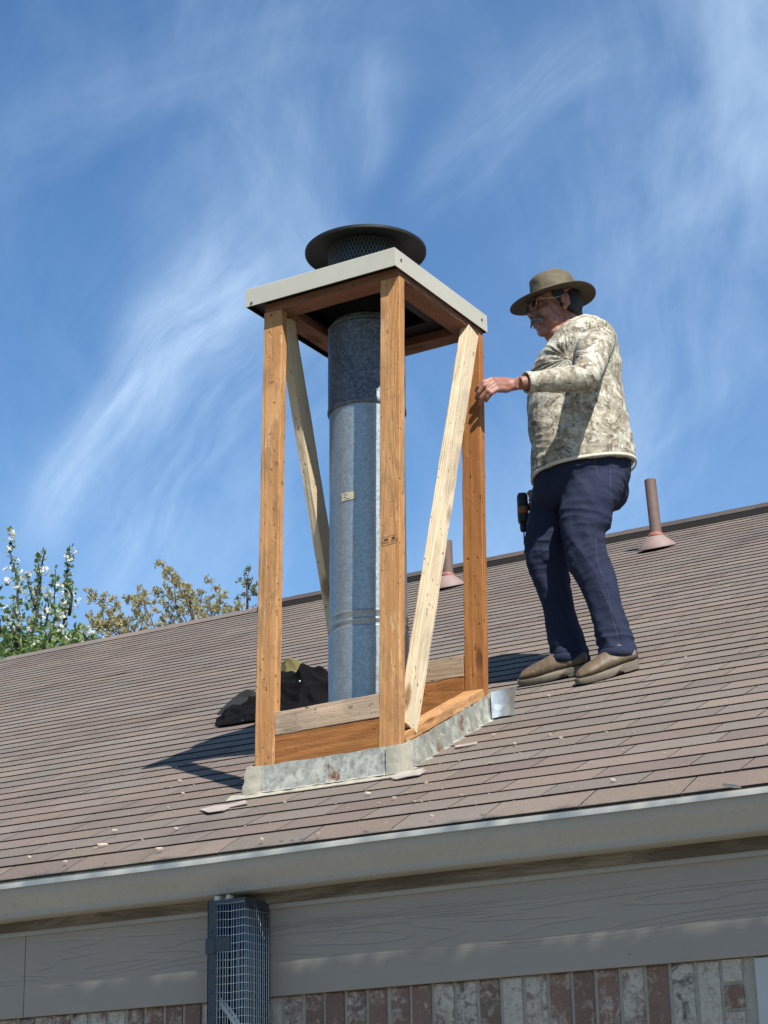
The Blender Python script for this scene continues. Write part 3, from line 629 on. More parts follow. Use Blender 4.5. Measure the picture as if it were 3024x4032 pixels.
# ------------------------------------------------------------------ wire guard on the wall
def wire_guard():
    yF, yBk = -.700, -.562; xa = on_y(817, 3700, yF).x; xb = on_y(851, 3700, yF).x; xc_ = on_y(963, 3700, yF).x; zt_, zb_ = -.497, -3.03
    t = thing('wire_guard', ((xa+xc_)/2, -.64, -3.05), 'tall narrow wire mesh guard with dark slotted upright fixed to the wall under the gutter', 'wire guard')
    m = MB(); m.box((xa, yF, zb_), (xb, yF+.003, zt_)); m.box((xa, yF, zb_), (xa+.003, yBk, zt_+.0005)); m.box((xb-.0025, yF+.003, zb_), (xb, yF+.018, zt_)); put('slotted_upright', m, M_slate, t)
    m = MB(); z = zt_-.03
    while z > -1.4:
        m3 = MB(); m3.box((xa+.006, yF-.0015, z-.010), (xa+.020, yF+.001, z)); put('slot', m3, M_liner, t); z -= .066
    m.box((xa-.003, yF-.004, -.665), (xb+.058, yF-.0005, -.622)); m.box((xa-.0045, yF-.0055, -.672), (xb-.002, yF-.004, -.620)); put('strap', m, M_slate, t); 
    m = MB(); m.box((xb+.004, -.5625, zb_), (xc_+.002, -.560, zt_)); m.box((xb+.001, yF+.06, zb_), (xb+.004, yBk, zt_)); m.box((xb+.02, -.64, zb_), (xc_-.03, -.58, zt_)); put('dark_liner', m, M_liner, t)
    m = MB(); m.box((xb, yF-.001, zt_-.018), (xc_+.003, yF+.002, zt_)); m.box((xc_, yF, zt_-.03), (xc_+.003, yBk, zt_)); put('top_rail', m, M_slate, t)
    m = MB(); n = 10
    def jit(): return random.uniform(-.0012, .0012)
    for k in range(n+1):
        x = xb+.004+(xc_-xb-.004)*k/n+jit(); m.tube([(x+jit(), yF+.001, zz) for zz in (zt_, -.7, -.95, zb_)], (.0013), 5)
    for k in range(1, 13):
        y = yF+(yBk-yF)*k/12+jit(); m.tube([(xc_+.001, y+jit(), zz) for zz in (zt_, -.7, -.95, zb_)], (.0013), 5)
    z = zt_-.012
    while z > -2.9:
        sg = random.uniform(-.0015, .0015); m.tube([(xb, yF, z), ((xb+xc_)/2, yF, z-.002+sg), (xc_+.001, yF-.0005, z), (xc_+.001, (yF+yBk)/2, z+sg), (xc_+.001, yBk, z)], (.0013), 5); z -= .0262
    put('mesh_panel', m, M_wire, t, True)
    m = MB(); A = on_y(868, 3955, yF+.03); B = on_y(935, 4045, yF+.04); m.tube([A+Vector((-.004, .01, .02)), A, A.lerp(B, .5)+Vector((0, 0, .004)), B, B+Vector((.02, .01, -.06)), B+Vector((.02, .01, -.4))], .0075, 8)
    m.tube([A+Vector((.008, .01, .006)), A.lerp(B, .5)+Vector((.012, .01, .006)), B+Vector((.012, .0, .004)), B+Vector((.03, .01, -.3))], .005, 8); put('white_cord', m, M_rope, t, True)
wire_guard()
def bracket(px, py, w, h, nm, tilt=0):
    p = on_y(px, py, -.640); m = MB(); M = Matrix.Translation(Vector((p.x, -.64, -.474))) @ Matrix.Rotation(tilt, 4, 'Y'); m.box((-w/2, -.012, -h), (w/2, .010, 0), M=M); m.box((-w/2-.004, -.014, -h-.002), (w/2+.004, .012, -h+.0015), M=M)
    bevel(put(nm, m, M_rim, house), .001)
bracket(862, 3522, .020, .016, 'gutter_bracket'); bracket(908, 3524, .014, .020, 'gutter_bracket', .35)

# ------------------------------------------------------------------ the man
CB = Vector((.2, 1.25, 0)); TV = Vector((.505, -.863, 0)).normalized(); RV = Vector((.863, .505, 0)).normalized()
def Mp(px, py, b): return onp(px, py, CB+TV*b, TV)
def ring_lr(L, yL, Rr, yR, b, dep, n=28, e=2.3, k=1.0):
    A, B = Mp(L, yL, b), Mp(Rr, yR, b); c = (A+B)/2; u = (B-A)/2*k; rr = []
    for i in range(n):
        a = 2*math.pi*i/n; ca, sa = math.cos(a), math.sin(a)
        x = math.copysign(abs(ca)**(2/e), ca); y = math.copysign(abs(sa)**(2/e), sa); rr.append(c+u*x+TV*(dep*k*y))
    return rr
SH = [(2176,1346,2284,1262,-.09,.068),(2164,1362,2312,1256,-.09,.115),(2150,1378,2362,1268,-.09,.170),(2132,1398,2408,1312,-.09,.200),(2110,1428,2434,1372,-.09,.200),(2086,1475,2448,1448,-.09,.188),(2078,1545,2457,1530,-.09,.182),
      (2076,1620,2467,1615,-.09,.188),(2080,1700,2481,1695,-.09,.192),(2089,1770,2494,1755,-.09,.194),(2094,1830,2501,1795,-.09,.192),(2093,1886,2504,1826,-.09,.190)]
PEL = [(2120,1790,2478,1775,-.09,.160),(2110,1850,2484,1835,-.09,.166),(2104,1900,2482,1890,-.09,.166),(2096,1950,2458,1945,-.09,.135),(2110,1990,2410,1990,-.09,.105),(2150,2012,2370,2012,-.09,.07)]
NL = [(1880,2230,2468,-.02,.092),(1950,2215,2448,-.01,.104),(2000,2202,2422,0,.105),(2057,2204,2408,0,.10),(2100,2212,2388,.005,.095),(2139,2220,2378,.01,.09),(2191,2228,2392,.015,.088),(2242,2242,2412,.02,.085),(2314,2285,2434,.03,.082),(2385,2311,2448,.035,.078),(2478,2342,2478,.04,.078),(2549,2358,2498,.050,.085),(2596,2360,2507,.056,.092)]
FL = [(1900,2104,2300,-.17,.09),(1950,2092,2270,-.17,.1),(2057,2076,2250,-.17,.1),(2120,2068,2240,-.17,.095),(2186,2064,2238,-.17,.09),(2237,2076,2238,-.175,.085),(2314,2106,2245,-.18,.08),(2401,2137,2262,-.185,.077),(2467,2150,2283,-.19,.078),(2519,2158,2300,-.195,.079),(2570,2166,2314,-.19,.086),(2616,2172,2322,-.185,.092)]
def rl(t, k=1.0): y, L, Rr, b, dp = t; return ring_lr(L, y, Rr, y, b, dp, k=k)
man = thing('person', on_roof(2290, 2680), 'person in olive brimmed hat, camouflage shirt and navy trousers, hand on the right post', 'person')
fwd = (-RV*math.cos(R(20))+TV*math.sin(R(20))); fwd = (fwd*math.cos(R(9))-Vector((0, 0, 1))*math.sin(R(9))).normalized(); lft = Vector((0, 0, 1)).cross(fwd).normalized(); hup = fwd.cross(lft).normalized()
H0 = Mp(2184, 1207, -.09); HS = 1.14
HM = Matrix((( fwd.x, lft.x, hup.x), (fwd.y, lft.y, hup.y), (fwd.z, lft.z, hup.z)))
def hp(f, l, u): return H0+(fwd*f+lft*l+hup*u)*HS
def hell(mb, c, r, M=None, **k): mb.ell(hp(*c), tuple(x*HS for x in r), M=HM @ (M or Matrix.Identity(3)), **k)
body = MB()
hell(body, (-.014, 0, .040), (.098, .077, .080)); hell(body, (.028, 0, -.020), (.062, .060, .085)); hell(body, (.034, 0, -.072), (.052, .056, .046)); hell(body, (.074, 0, -.106), (.022, .028, .019))
hell(body, (.012, 0, -.118), (.055, .052, .034))
for s_ in (-1, 1):
    hell(body, (.078, .028*s_, .022), (.016, .028, .010)); hell(body, (.062, .038*s_, -.034), (.028, .024, .030)); hell(body, (.0745, .032*s_, -.001), (.0125, .0135, .011))
    hell(body, (.103, .0125*s_, -.043), (.011, .009, .008)); hell(body, (.040, .044*s_, -.066), (.030, .016, .032))
    rE = Matrix.Rotation(R(12), 3, 'Y') @ Matrix.Rotation(R(-14*s_), 3, 'Z'); hell(body, (-.008, .081*s_, -.006), (.019, .0048, .031), rE); hell(body, (-.016, .084*s_, .006), (.010, .0062, .019), rE); hell(body, (.0, .080*s_, -.036), (.011, .007, .011), rE)
body.tube([hp(.088, 0, .016), hp(.102, 0, -.008), hp(.116, 0, -.033), hp(.112, 0, -.042)], [.0085*HS, .0105*HS, .0135*HS, .010*HS], 10)
hell(body, (.093, 0, -.0705), (.012, .023, .0065)); hell(body, (.090, 0, -.083), (.012, .020, .0065)); hell(body, (.086, 0, -.092), (.012, .022, .008))
body.tube([hp(-.02, 0, -.03), hp(-.026, 0, -.09), Mp(2238, 1310, -.09), Mp(2262, 1365, -.09)], [.062, .064, .072, .09], 20)
hell(body, (-.045, 0, -.055), (.05, .055, .05))
body.loft([ring_lr(*t_, k=(.80 if i > 1 else .9)) for i, t_ in enumerate(SH[1:])])
body.loft([ring_lr(*t_, k=.86) for t_ in PEL]); body.loft([rl(t_, .70) for t_ in NL]); body.loft([rl(t_, .70) for t_ in FL])
# arms (near arm reaches out to the post, far arm hangs with the drill)
SHN, ELN, WRN = Mp(2350, 1350, .05), Mp(2308, 1486, .285), Mp(2046, 1509, .385)
SHF, ELF, WRF = Mp(2300, 1350, -.25), Mp(2290, 1620, -.37), Mp(2140, 1880, -.30)
body.tube([SHN, SHN.lerp(ELN, .5), ELN, ELN.lerp(WRN, .35), ELN.lerp(WRN, .75), WRN], [.062, .05, .042, .046, .033, .028], 16)
body.tube([SHF, SHF.lerp(ELF, .5), ELF, ELF.lerp(WRF, .35), ELF.lerp(WRF, .8), WRF], [.062, .05, .042, .046, .033, .028], 16)
def Z4(x, y, Y): return on_y(1800+x*.3014, 1400+y*.3014, Y)
palm0 = Z4(770, 372, .80)
fing = [ [Z4(640, 330, .765), Z4(440, 322, .668), Z4(345, 352, .640), Z4(285, 408, .636), Z4(252, 455, .640)],
         [Z4(640, 360, .755), Z4(462, 358, .655), Z4(360, 400, .628), Z4(290, 480, .627), Z4(256, 556, .636)],
         [Z4(640, 395, .745), Z4(492, 398, .650), Z4(395, 462, .622), Z4(318, 555, .622), Z4(290, 640, .634)],
         [Z4(645, 440, .745), Z4(522, 440, .652), Z4(445, 492, .628), Z4(402, 545, .630), Z4(378, 592, .640)] ]
fr = [.0110, .0112, .0108, .0096]
body.tube([WRN, palm0, Z4(690, 385, .775)], [.0275, .0265, .027], 14)
for f_, r_ in zip(fing, fr):
    body.tube([palm0, f_[0], f_[1]], [.019, .0165, .0135], 10); body.tube([f_[1], f_[2]], [r_*1.22, r_*1.08], 10); body.ell(f_[1], (r_*1.32,)*3, nu=10, nv=8); body.ell(f_[2], (r_*1.16,)*3, nu=10, nv=8)
    body.tube([f_[2], f_[3]], [r_*1.04, r_], 10); body.ell(f_[3], (r_*1.06,)*3, nu=10, nv=8); body.tube([f_[3], f_[4]], [r_*.98, r_*.82], 10); body.ell(f_[4], (r_*.84,)*3, nu=10, nv=8)
body.tube([Z4(560, 420, .705), Z4(540, 470, .700)], [.020, .013], 10)
tb = [Z4(680, 340, .79), Z4(560, 330, .755), Z4(460, 345, .738), Z4(380, 372, .728), Z4(320, 400, .722)]
body.tube(tb, [.018, .016, .0125, .0112, .009], 10); body.ell(tb[-1], (.009,)*3, nu=10, nv=8)
# far hand closed round the drill handle
HH = Mp(2118, 1965, -.275); body.tube([WRF, WRF.lerp(HH, .5), HH], [.027, .026, .026], 12); body.ell(HH, (.032, .030, .040), nu=14, nv=10)
for k in range(4):
    z0 = .028-.019*k; a = HH+Vector((0, 0, z0)); body.tube([a+RV*.012+TV*.01, a-RV*.018+TV*.028, a-RV*.036+TV*.018, a-RV*.030-TV*.006], [.0105, .0105, .0098, .0085], 8)
body.tube([HH+Vector((0, 0, .03)), HH-RV*.022+Vector((0, 0, .034))-TV*.012, HH-RV*.045+Vector((0, 0, .028))], [.012, .011, .009], 8)
bme = baked('body', body, [('REMESH', dict(mode='VOXEL', voxel_size=.0036)), ('SMOOTH', dict(factor=.5, iterations=3))],
    mat('skin', lambda t, b: (t.l(t.mix(t.ss(t.noise(t.o, 34, 5, .65), .35, .7), (.33, .135, .092), (.47, .22, .155)), b.inputs['Base Color']), setattr(b.inputs['Roughness'], 'default_value', .52), setattr(b.inputs['Subsurface Weight'], 'default_value', .08), setattr(b.inputs['Subsurface Radius'], 'default_value', (.012, .004, .002)), bump(t, b, t.noise(t.o, 120, 4, .7), .0012))))
displace(bme, lambda c, n_: noise.noise(c*90)*.0005+noise.noise(c*30)*.0006)
put_mesh('body', bme, man)
# hair, moustache
M_hair = mat('dark_hair', plain((.022, .018, .017), .75, 0, .5, 160, .003)); M_grey_h = mat('grey_whiskers', plain((.26, .23, .21), .8, 0, .35, 220, .002))
h = MB(); hell(h, (-.042, 0, .012), (.078, .0795, .078)); hell(h, (-.060, 0, -.035), (.046, .066, .045))
for s_ in (-1, 1): hell(h, (.012, .072*s_, .032), (.030, .010, .030)); hell(h, (.016, .0745*s_, .004), (.009, .006, .020)); hell(h, (-.045, .070*s_, -.012), (.026, .014, .040))
me = baked('hair', h, [('REMESH', dict(mode='VOXEL', voxel_size=.004)), ('SMOOTH', dict(factor=.5, iterations=3))], M_hair); displace(me, lambda c, n_: noise.noise(Vector((c.x*110, c.y*110, c.z*35)))*.0022); put_mesh('hair', me, man)
h = MB(); hell(h, (.104, 0, -.0575), (.011, .022, .0070))
for s_ in (-1, 1): hell(h, (.096, .022*s_, -.063), (.010, .013, .0065)); hell(h, (.088, .031*s_, -.072), (.006, .005, .009))
me = baked('moustache', h, [('REMESH', dict(mode='VOXEL', voxel_size=.0025)), ('SMOOTH', dict(factor=.5, iterations=2))], M_grey_h); displace(me, lambda c, n_: noise.noise(Vector((c.x*200, c.y*200, c.z*60)))*.002)
mo = put_mesh('moustache', me, man); h = MB()
for k in range(90):
    l_ = random.uniform(-.036, .036); f_ = .112-.35*abs(l_)**1.3*3; a = hp(f_, l_, -.060-.2*abs(l_)); b2 = a+(fwd*random.uniform(.004, .012)+lft*random.uniform(-.006, .006)-hup*random.uniform(.008, .018)); h.tube([a, b2], [.0007, .0002], 4)
put('whiskers', h, M_grey_h, mo)
# spectacles
M_glass = mat('spectacle_lens', lambda t, b: (setattr(b.inputs['Transmission Weight'], 'default_value', 1.0), setattr(b.inputs['Roughness'], 'default_value', .02), setattr(b.inputs['Base Color'], 'default_value', (.9, .93, .95, 1)), setattr(b.inputs['IOR'], 'default_value', 1.1)))
h = MB()
def gl(k, s_): a = 2*math.pi*k/28; return hp(.106-.10*abs(.021*math.cos(a)*s_)*.5, .032*s_+.0235*math.cos(a), .001+.019*math.sin(a))
for s_ in (-1, 1):
    h.tube([gl(k, s_) for k in range(29)], .0011, 6); h.tube([hp(.103, .0555*s_, .006), hp(.085, .068*s_, .007), hp(.03, .080*s_, .004), hp(-.005, .0835*s_, .012)], .0012, 6)
h.tube([hp(.106, -.009, .004), hp(.110, 0, .007), hp(.106, .009, .004)], .0011, 6); sg = put('spectacles', h, M_wire, man, True)
h = MB()
for s_ in (-1, 1): h.loft([[gl(k, s_)+fwd*.0005 for k in range(28)], [gl(k, s_)-fwd*.0006 for k in range(28)]])
put('lenses', h, M_glass, sg)
# hat
M_felt_h = mat('olive_oilcloth', plain((.155, .125, .07), .75, 0, .25, 22, .002)); M_brim = mat('brown_brim', plain((.095, .068, .043), .8, 0, .2, 26, .0015)); M_band = mat('tan_hatband', plain((.46, .31, .17), .7, 0, .15, 40)); M_cord = mat('black_cord', plain((.015, .014, .014), .8))
hf = (fwd*math.cos(R(5))-hup*math.sin(R(5))).normalized(); hl = lft; hu = hf.cross(hl).normalized(); HO = hp(-.012, 0, .043)
def hatp(f, l, u): return HO+hf*f+hl*l+hu*u
def brimp(t, a, dz_=0):
    ca, sa = math.cos(a), math.sin(a); rf = (.112+(.222-.112)*t) if ca > 0 else (.112+(.180-.112)*t); rs = .092+(.182-.092)*t
    f_, l_ = rf*ca, rs*sa; u_ = t*t*(-.004*abs(sa)**1.6-.016*max(0, ca)**2-.034*max(0, -ca)**1.5)+.003*math.sin(3*a+1)*t
    return hatp(f_, l_, u_+dz_)
hm = MB(); na = 72; rings = [[brimp(t, 2*math.pi*k/na, .0) for k in range(na)] for t in (0, .2, .4, .6, .8, .95, 1.0)]+[[brimp(t, 2*math.pi*k/na, -.003) for k in range(na)] for t in (1.0, .9, .7, .5, .3, .1, 0)]
hm.loft(rings, cap=False); hb_ = sharp(put('hat_brim', hm, M_brim, man), 60)
hm = MB(); rings = []
for t in [i/14 for i in range(15)]:
    rr = []
    for k in range(na):
        a = 2*math.pi*k/na; ca, sa = math.cos(a), math.sin(a); top = .112 - .030*max(0, -ca)**1.2*(.5+.5*t) - .012*max(0, ca)**3
        if t < .72: q = t/.72; sc_ = 1-.10*q**2.0; z_ = top*q*.9
        else: q = (t-.72)/.28; sc_ = .90*math.cos(q*math.pi/2)**.75 if q < 1 else 0; z_ = top*(.9+.10*math.sin(min(1, q*1.6)*math.pi/2)) - .034*max(0, q-.35)**1.1*(1.0 if abs(sa)<2 else 0)
        pinch = 1-.12*math.exp(-((a-.75)/.45)**2)*max(0, t-.35)-.12*math.exp(-((2*math.pi-a-.75)/.45)**2)*max(0, t-.35)
        rr.append(hatp(.112*ca*sc_*pinch, .092*sa*sc_*pinch, z_-.002))
    rings.append(rr)
hm.loft(rings); me = baked('hat_crown', hm, [('SUBSURF', dict(levels=1))], M_felt_h); displace(me, lambda c, n_: noise.noise(c*16)*.006+noise.noise(c*40)*.0015); put_mesh('hat_crown', me, man)
hm = MB(); hm.loft([[hatp((.112-.05*z_)*math.cos(a)*1.015, .092*math.sin(a)*1.02, z_) for a in [2*math.pi*k/na for k in range(na)]] for z_ in (.000, .024)], cap=False); hm.loft([[hatp(.114*math.cos(a), .094*math.sin(a), z_) for a in [2*math.pi*k/na for k in range(na)]] for z_ in (.0245, .024)], cap=False); hbnd = put('hatband', hm, M_band, man, True)
hm = MB(); hm.tube([hatp(.1155*math.cos(2*math.pi*k/48), .0955*math.sin(2*math.pi*k/48), .010+.002*math.sin(k)) for k in range(49)], .0028, 6); put('cord', hm, M_cord, hbnd, True)
# shirt
def fcamo(t, b):
    o = t.o; w1 = t.n('ShaderNodeTexNoise'); t.l(o, w1.inputs['Vector']); w1.inputs['Scale'].default_value = 9; w1.inputs['Detail'].default_value = 4
    wv_ = t.vm('SCALE', t.vm('SUBTRACT', w1.outputs['Color'], (.5, .5, .5))); wv_.node.inputs['Scale'].default_value = .16; v = t.vm('ADD', o, wv_)
    n1 = t.noise(t.scl(v, (1, 1, .7)), 14, 6, .65); n2 = t.noise(t.scl(v, (1, 1, 1.6), loc=(5, 2, 1)), 18, 6, .68); n3 = t.noise(t.scl(v, (1, 1, .6), loc=(9, 1, 7)), 7, 4, .6)
    c = t.mix(t.ss(n1, .40, .56), (.74, .70, .58), (.42, .36, .27)); c = t.mix(t.m('MULTIPLY', t.ss(n2, .52, .60), .8), c, (.15, .115, .08)); c = t.mix(t.m('MULTIPLY', t.ss(n3, .58, .66), .55), c, (.28, .31, .17)); c = t.mix(t.m('MULTIPLY', t.ss(t.noise(v, 24, 4, .7), .56, .62), .8), c, (.86, .83, .72))
    for sc_, rot, loc in ((17, (.3, .2, .4), (1, 2, 3)), (12, (1.1, .5, .2), (4, 2, 8))):     # twig lines
        vo = t.n('ShaderNodeTexVoronoi', feature='DISTANCE_TO_EDGE'); t.l(t.scl(v, (1.3, 1.3, .42), rot, loc), vo.inputs['Vector']); vo.inputs['Scale'].default_value = sc_
        ln = t.m('SUBTRACT', 1, t.ss(vo.outputs['Distance'], .012, .045)); gate = t.ss(t.noise(o, 8, 2), .42, .55); c = t.mix(t.m('MULTIPLY', t.m('MULTIPLY', ln, gate), .7), c, (.86, .84, .70) if sc_ == 17 else (.17, .14, .105))
    gg = t.ss(t.noise(t.scl(v, (1, 1, .5), loc=(2, 8, 3)), 30, 3, .7), .60, .68); c = t.mix(t.m('MULTIPLY', gg, .5), c, (.60, .64, .36))
    t.l(c, b.inputs['Base Color']); b.inputs['Roughness'].default_value = .9; b.inputs['Specular IOR Level'].default_value = .15; bump(t, b, t.m('ADD', t.noise(t.o, 420, 2), t.m('MULTIPLY', t.noise(t.o, 45, 4, .6), 2.0)), .0016)
M_shirt = mat('camouflage_cotton', fcamo)
s1 = MB(); s1.loft([ring_lr(*t_) for t_ in SH])
s1.ell(Mp(2358, 1345, -.01), (.085, .085, .095)); s1.ell(Mp(2320, 1345, -.20), (.08, .085, .09))
UA = [SHN+Vector((0, 0, .01)), SHN.lerp(ELN, .3), SHN.lerp(ELN, .65), ELN+Vector((0, 0, -.004)), ELN.lerp(WRN, .18), ELN.lerp(WRN, .4), ELN.lerp(WRN, .65), ELN.lerp(WRN, .86)]
s1.tube(UA[:4], [.082, .076, .068, .056], 22); s1.ell(ELN, (.060, .060, .058)); s1.tube(UA[3:], [.058, .058, .055, .050, .046], 22)
cuffp = ELN.lerp(WRN, .86)
s1.tube([SHF, SHF.lerp(ELF, .5), ELF, ELF.lerp(WRF, .5), ELF.lerp(WRF, .92)], [.08, .07, .058, .052, .042], 20)
sme = baked('shirt', s1, [('REMESH', dict(mode='VOXEL', voxel_size=.0055)), ('SMOOTH', dict(factor=.5, iterations=9)), ('SUBSURF', dict(levels=1))], M_shirt)
ez = ELN; az = (ELN-SHN).normalized(); fz = (WRN-ELN).normalized(); pit = Mp(2235, 1412, .10)
def ridge(x): return 1-2*abs(x)
def wr_shirt(c, n_):
    a = (c-CB).dot(RV); b_ = (c-CB).dot(TV); z = c.z
    de = (c-ez).length; dp = (c-pit).length; dd = 0
    t1 = (c-SHN).dot(az)/.33; arm = 1 if (b_ > .125 or (de < .12)) else 0
    if arm:
        q = (c-ez).dot((az+fz).normalized()); dd += .0075*math.exp(-(de/.12)**2)*ridge(noise.noise(Vector((q*26, (c-ez).dot(az-fz)*6, b_*4))))
        dd += .0035*noise.noise(Vector(((c-ez).dot(fz)*30, z*12, b_*12)))
    if dp < .2:
        rdir = math.atan2(z-pit.z, a-(pit-CB).dot(RV)); dd += .0085*math.exp(-(dp/.13)**2)*ridge(noise.noise(Vector((rdir*4.2, dp*5, 3)))*1.4)
    w = noise.noise(Vector((a*4+z*3, b_*5, z*9-a*5+4))); dd += .0060*ridge(w*1.3)*(.35 if arm else 1)-.003
    dd += .0035*ridge(noise.noise(Vector((a*7, b_*7, z*24+a*6)))*1.5)*(.5 if arm else 1)*max(.2, min(1, (2.1-z)*1.4))
    hem = z-(SH_b+SH_s*a)
    return dd
_A, _B = Mp(2093, 1886, -.09), Mp(2504, 1826, -.09); SH_s = (_B.z-_A.z)/((_B-_A).dot(RV)); SH_b = _A.z-SH_s*(_A-CB).dot(RV)
displace(sme, wr_shirt); shirt = put_mesh('shirt', sme, man)
cm = MB(); cd_ = (WRN-ELN).normalized(); cm.lathe([(.0455, 0), (.0470, .001), (.0462, .026), (.0445, .0265), (.038, .018)], cuffp-cd_*.012, 32, axis=cd_); cf_ = put('cuff', cm, M_shirt, shirt, True)
cm = MB(); cm.tube([hrr for hrr in ring_lr(2172, 1342, 2283, 1259, -.09, .0665)]+[ring_lr(2172, 1342, 2283, 1259, -.09, .0665)[0]], .0075, 8, cap=False); put('collar', cm, M_shirt, shirt, True)
hmr = ring_lr(*SH[-1], n=64); cm = MB(); cm.loft([[p+Vector((0, 0, .008))+(p-sum(hmr, Vector())/64)*.010 for p in hmr], [p+(p-sum(hmr, Vector())/64)*.016 for p in hmr], [p-Vector((0, 0, .006))+(p-sum(hmr, Vector())/64)*.012 for p in hmr], [p-Vector((0, 0, .006))-(p-sum(hmr, Vector())/64)*.03 for p in hmr]], cap=False); put('hem', cm, mat('pale_hem', plain((.80, .76, .62), .9, 0, .2, 30, .002)), shirt, True)
# trousers
def fden(t, b):
    n1 = t.noise(t.o, 7, 5, .6); n2 = t.noise(t.scl(t.o, (1, 1, .4)), 45, 4, .7)
    c = t.mix(n1, (.017, .024, .054), (.032, .041, .086)); c = t.mix(t.m('MULTIPLY', t.ss(n2, .55, .8), .35), c, (.085, .095, .15))
    t.l(c, b.inputs['Base Color']); b.inputs['Roughness'].default_value = .88; b.inputs['Specular IOR Level'].default_value = .2; bump(t, b, t.m('ADD', t.noise(t.o, 400, 2), t.m('MULTIPLY', t.noise(t.scl(t.o, (1, 1, 1.6)), 60, 4), 1.5)), .0013)
M_den = mat('navy_twill', fden)
p1 = MB(); p1.loft([ring_lr(*t_) for t_ in PEL]); p1.loft([rl(t_) for t_ in NL]); p1.loft([rl(t_) for t_ in FL]); p1.ell(Mp(2400, 1930, -.15), (.085, .085, .10))
pme = baked('trousers', p1, [('REMESH', dict(mode='VOXEL', voxel_size=.0055)), ('SMOOTH', dict(factor=.5, iterations=16)), ('SUBSURF', dict(levels=1))], M_den)
zk = Mp(2300, 2139, 0).z; zc = Mp(2430, 2592, .05).z; zh = Mp(2300, 1900, 0).z
def wr_pants(c, n_):
    a = (c-CB).dot(RV); b_ = (c-CB).dot(TV); z = c.z; near = b_ > -.09; dd = 0
    th = math.exp(-((z-(zk+zh)/2)/.22)**2); kn = math.exp(-((z-zk+.02)/.14)**2); an = math.exp(-((z-zc-.07)/.085)**2)
    dd += .0026*th*ridge(noise.noise(Vector((a*5, b_*6, z*26+a*4)))*1.5); dd += .0034*kn*ridge(noise.noise(Vector((a*6+z*4, b_*5, z*22-a*9+2)))*1.5)
    dd += .007*an*ridge(noise.noise(Vector((a*4, b_*5, z*30)))*1.4); dd += .0075*ridge(noise.noise(Vector((a*11+z*4.5, b_*9, z*3.0+(0 if near else 7))))*1.2)-.005
    dd += .0022*noise.noise(Vector((a*30, b_*30, z*30)))
    return dd
displace(pme, wr_pants); trou = put_mesh('trousers', pme, man)
def on_leg(T, f): # ring at a fraction along the leg table
    return rl(T[f])
for T in (NL, FL):
    rr = rl(T[-1]); c = sum(rr, Vector())/len(rr); cm = MB(); up = Vector((0, 0, 1))
    cm.loft([[p+up*.028+(p-c)*.02 for p in rr], [p+up*.027+(p-c)*.06 for p in rr], [p+(p-c)*.065-up*.004 for p in rr], [p-up*.006+(p-c)*.03 for p in rr], [p+up*.0-(p-c)*.05 for p in rr]], cap=False); put('cuff', cm, M_den, trou, True)
# seams and pocket edge raised a little from the cloth, found by casting onto the finished mesh
from mathutils.bvhtree import BVHTree
off_ = WM[man].translation
bv = BVHTree.FromPolygons([v.co+off_ for v in pme.vertices], [tuple(p.vertices) for p in pme.polygons])
M_seam = mat('seam_thread', plain((.07, .08, .14), .85, 0, .2, 200))
cm = MB()
def side_pt(px, py):
    dd = cf + cr*((px-1512)/FPX) - cu*((py-2016)/FPX); hit = bv.ray_cast(CAM, dd.normalized()); return (hit[0]+hit[1]*.0004) if hit[0] else None
for pl in ([(2341,1800),(2346,1840),(2354,1868),(2366,1897)], [(2345,2120),(2350,2200),(2372,2280),(2395,2340),(2408,2420),(2428,2490),(2440,2570)], [(2402,1840),(2404,1920),(2409,2000)], [(2404,1838),(2440,1834),(2470,1842)]):
    pts = []
    for (a, b2) in zip(pl, pl[1:]):
        for k in range(6): pts.append(side_pt(a[0]+(b2[0]-a[0])*k/6, a[1]+(b2[1]-a[1])*k/6))
    pts = [q for q in pts if q is not None]
    if len(pts) > 2: cm.tube(pts, .0013, 5)
put('seams', cm, M_seam, trou, True)
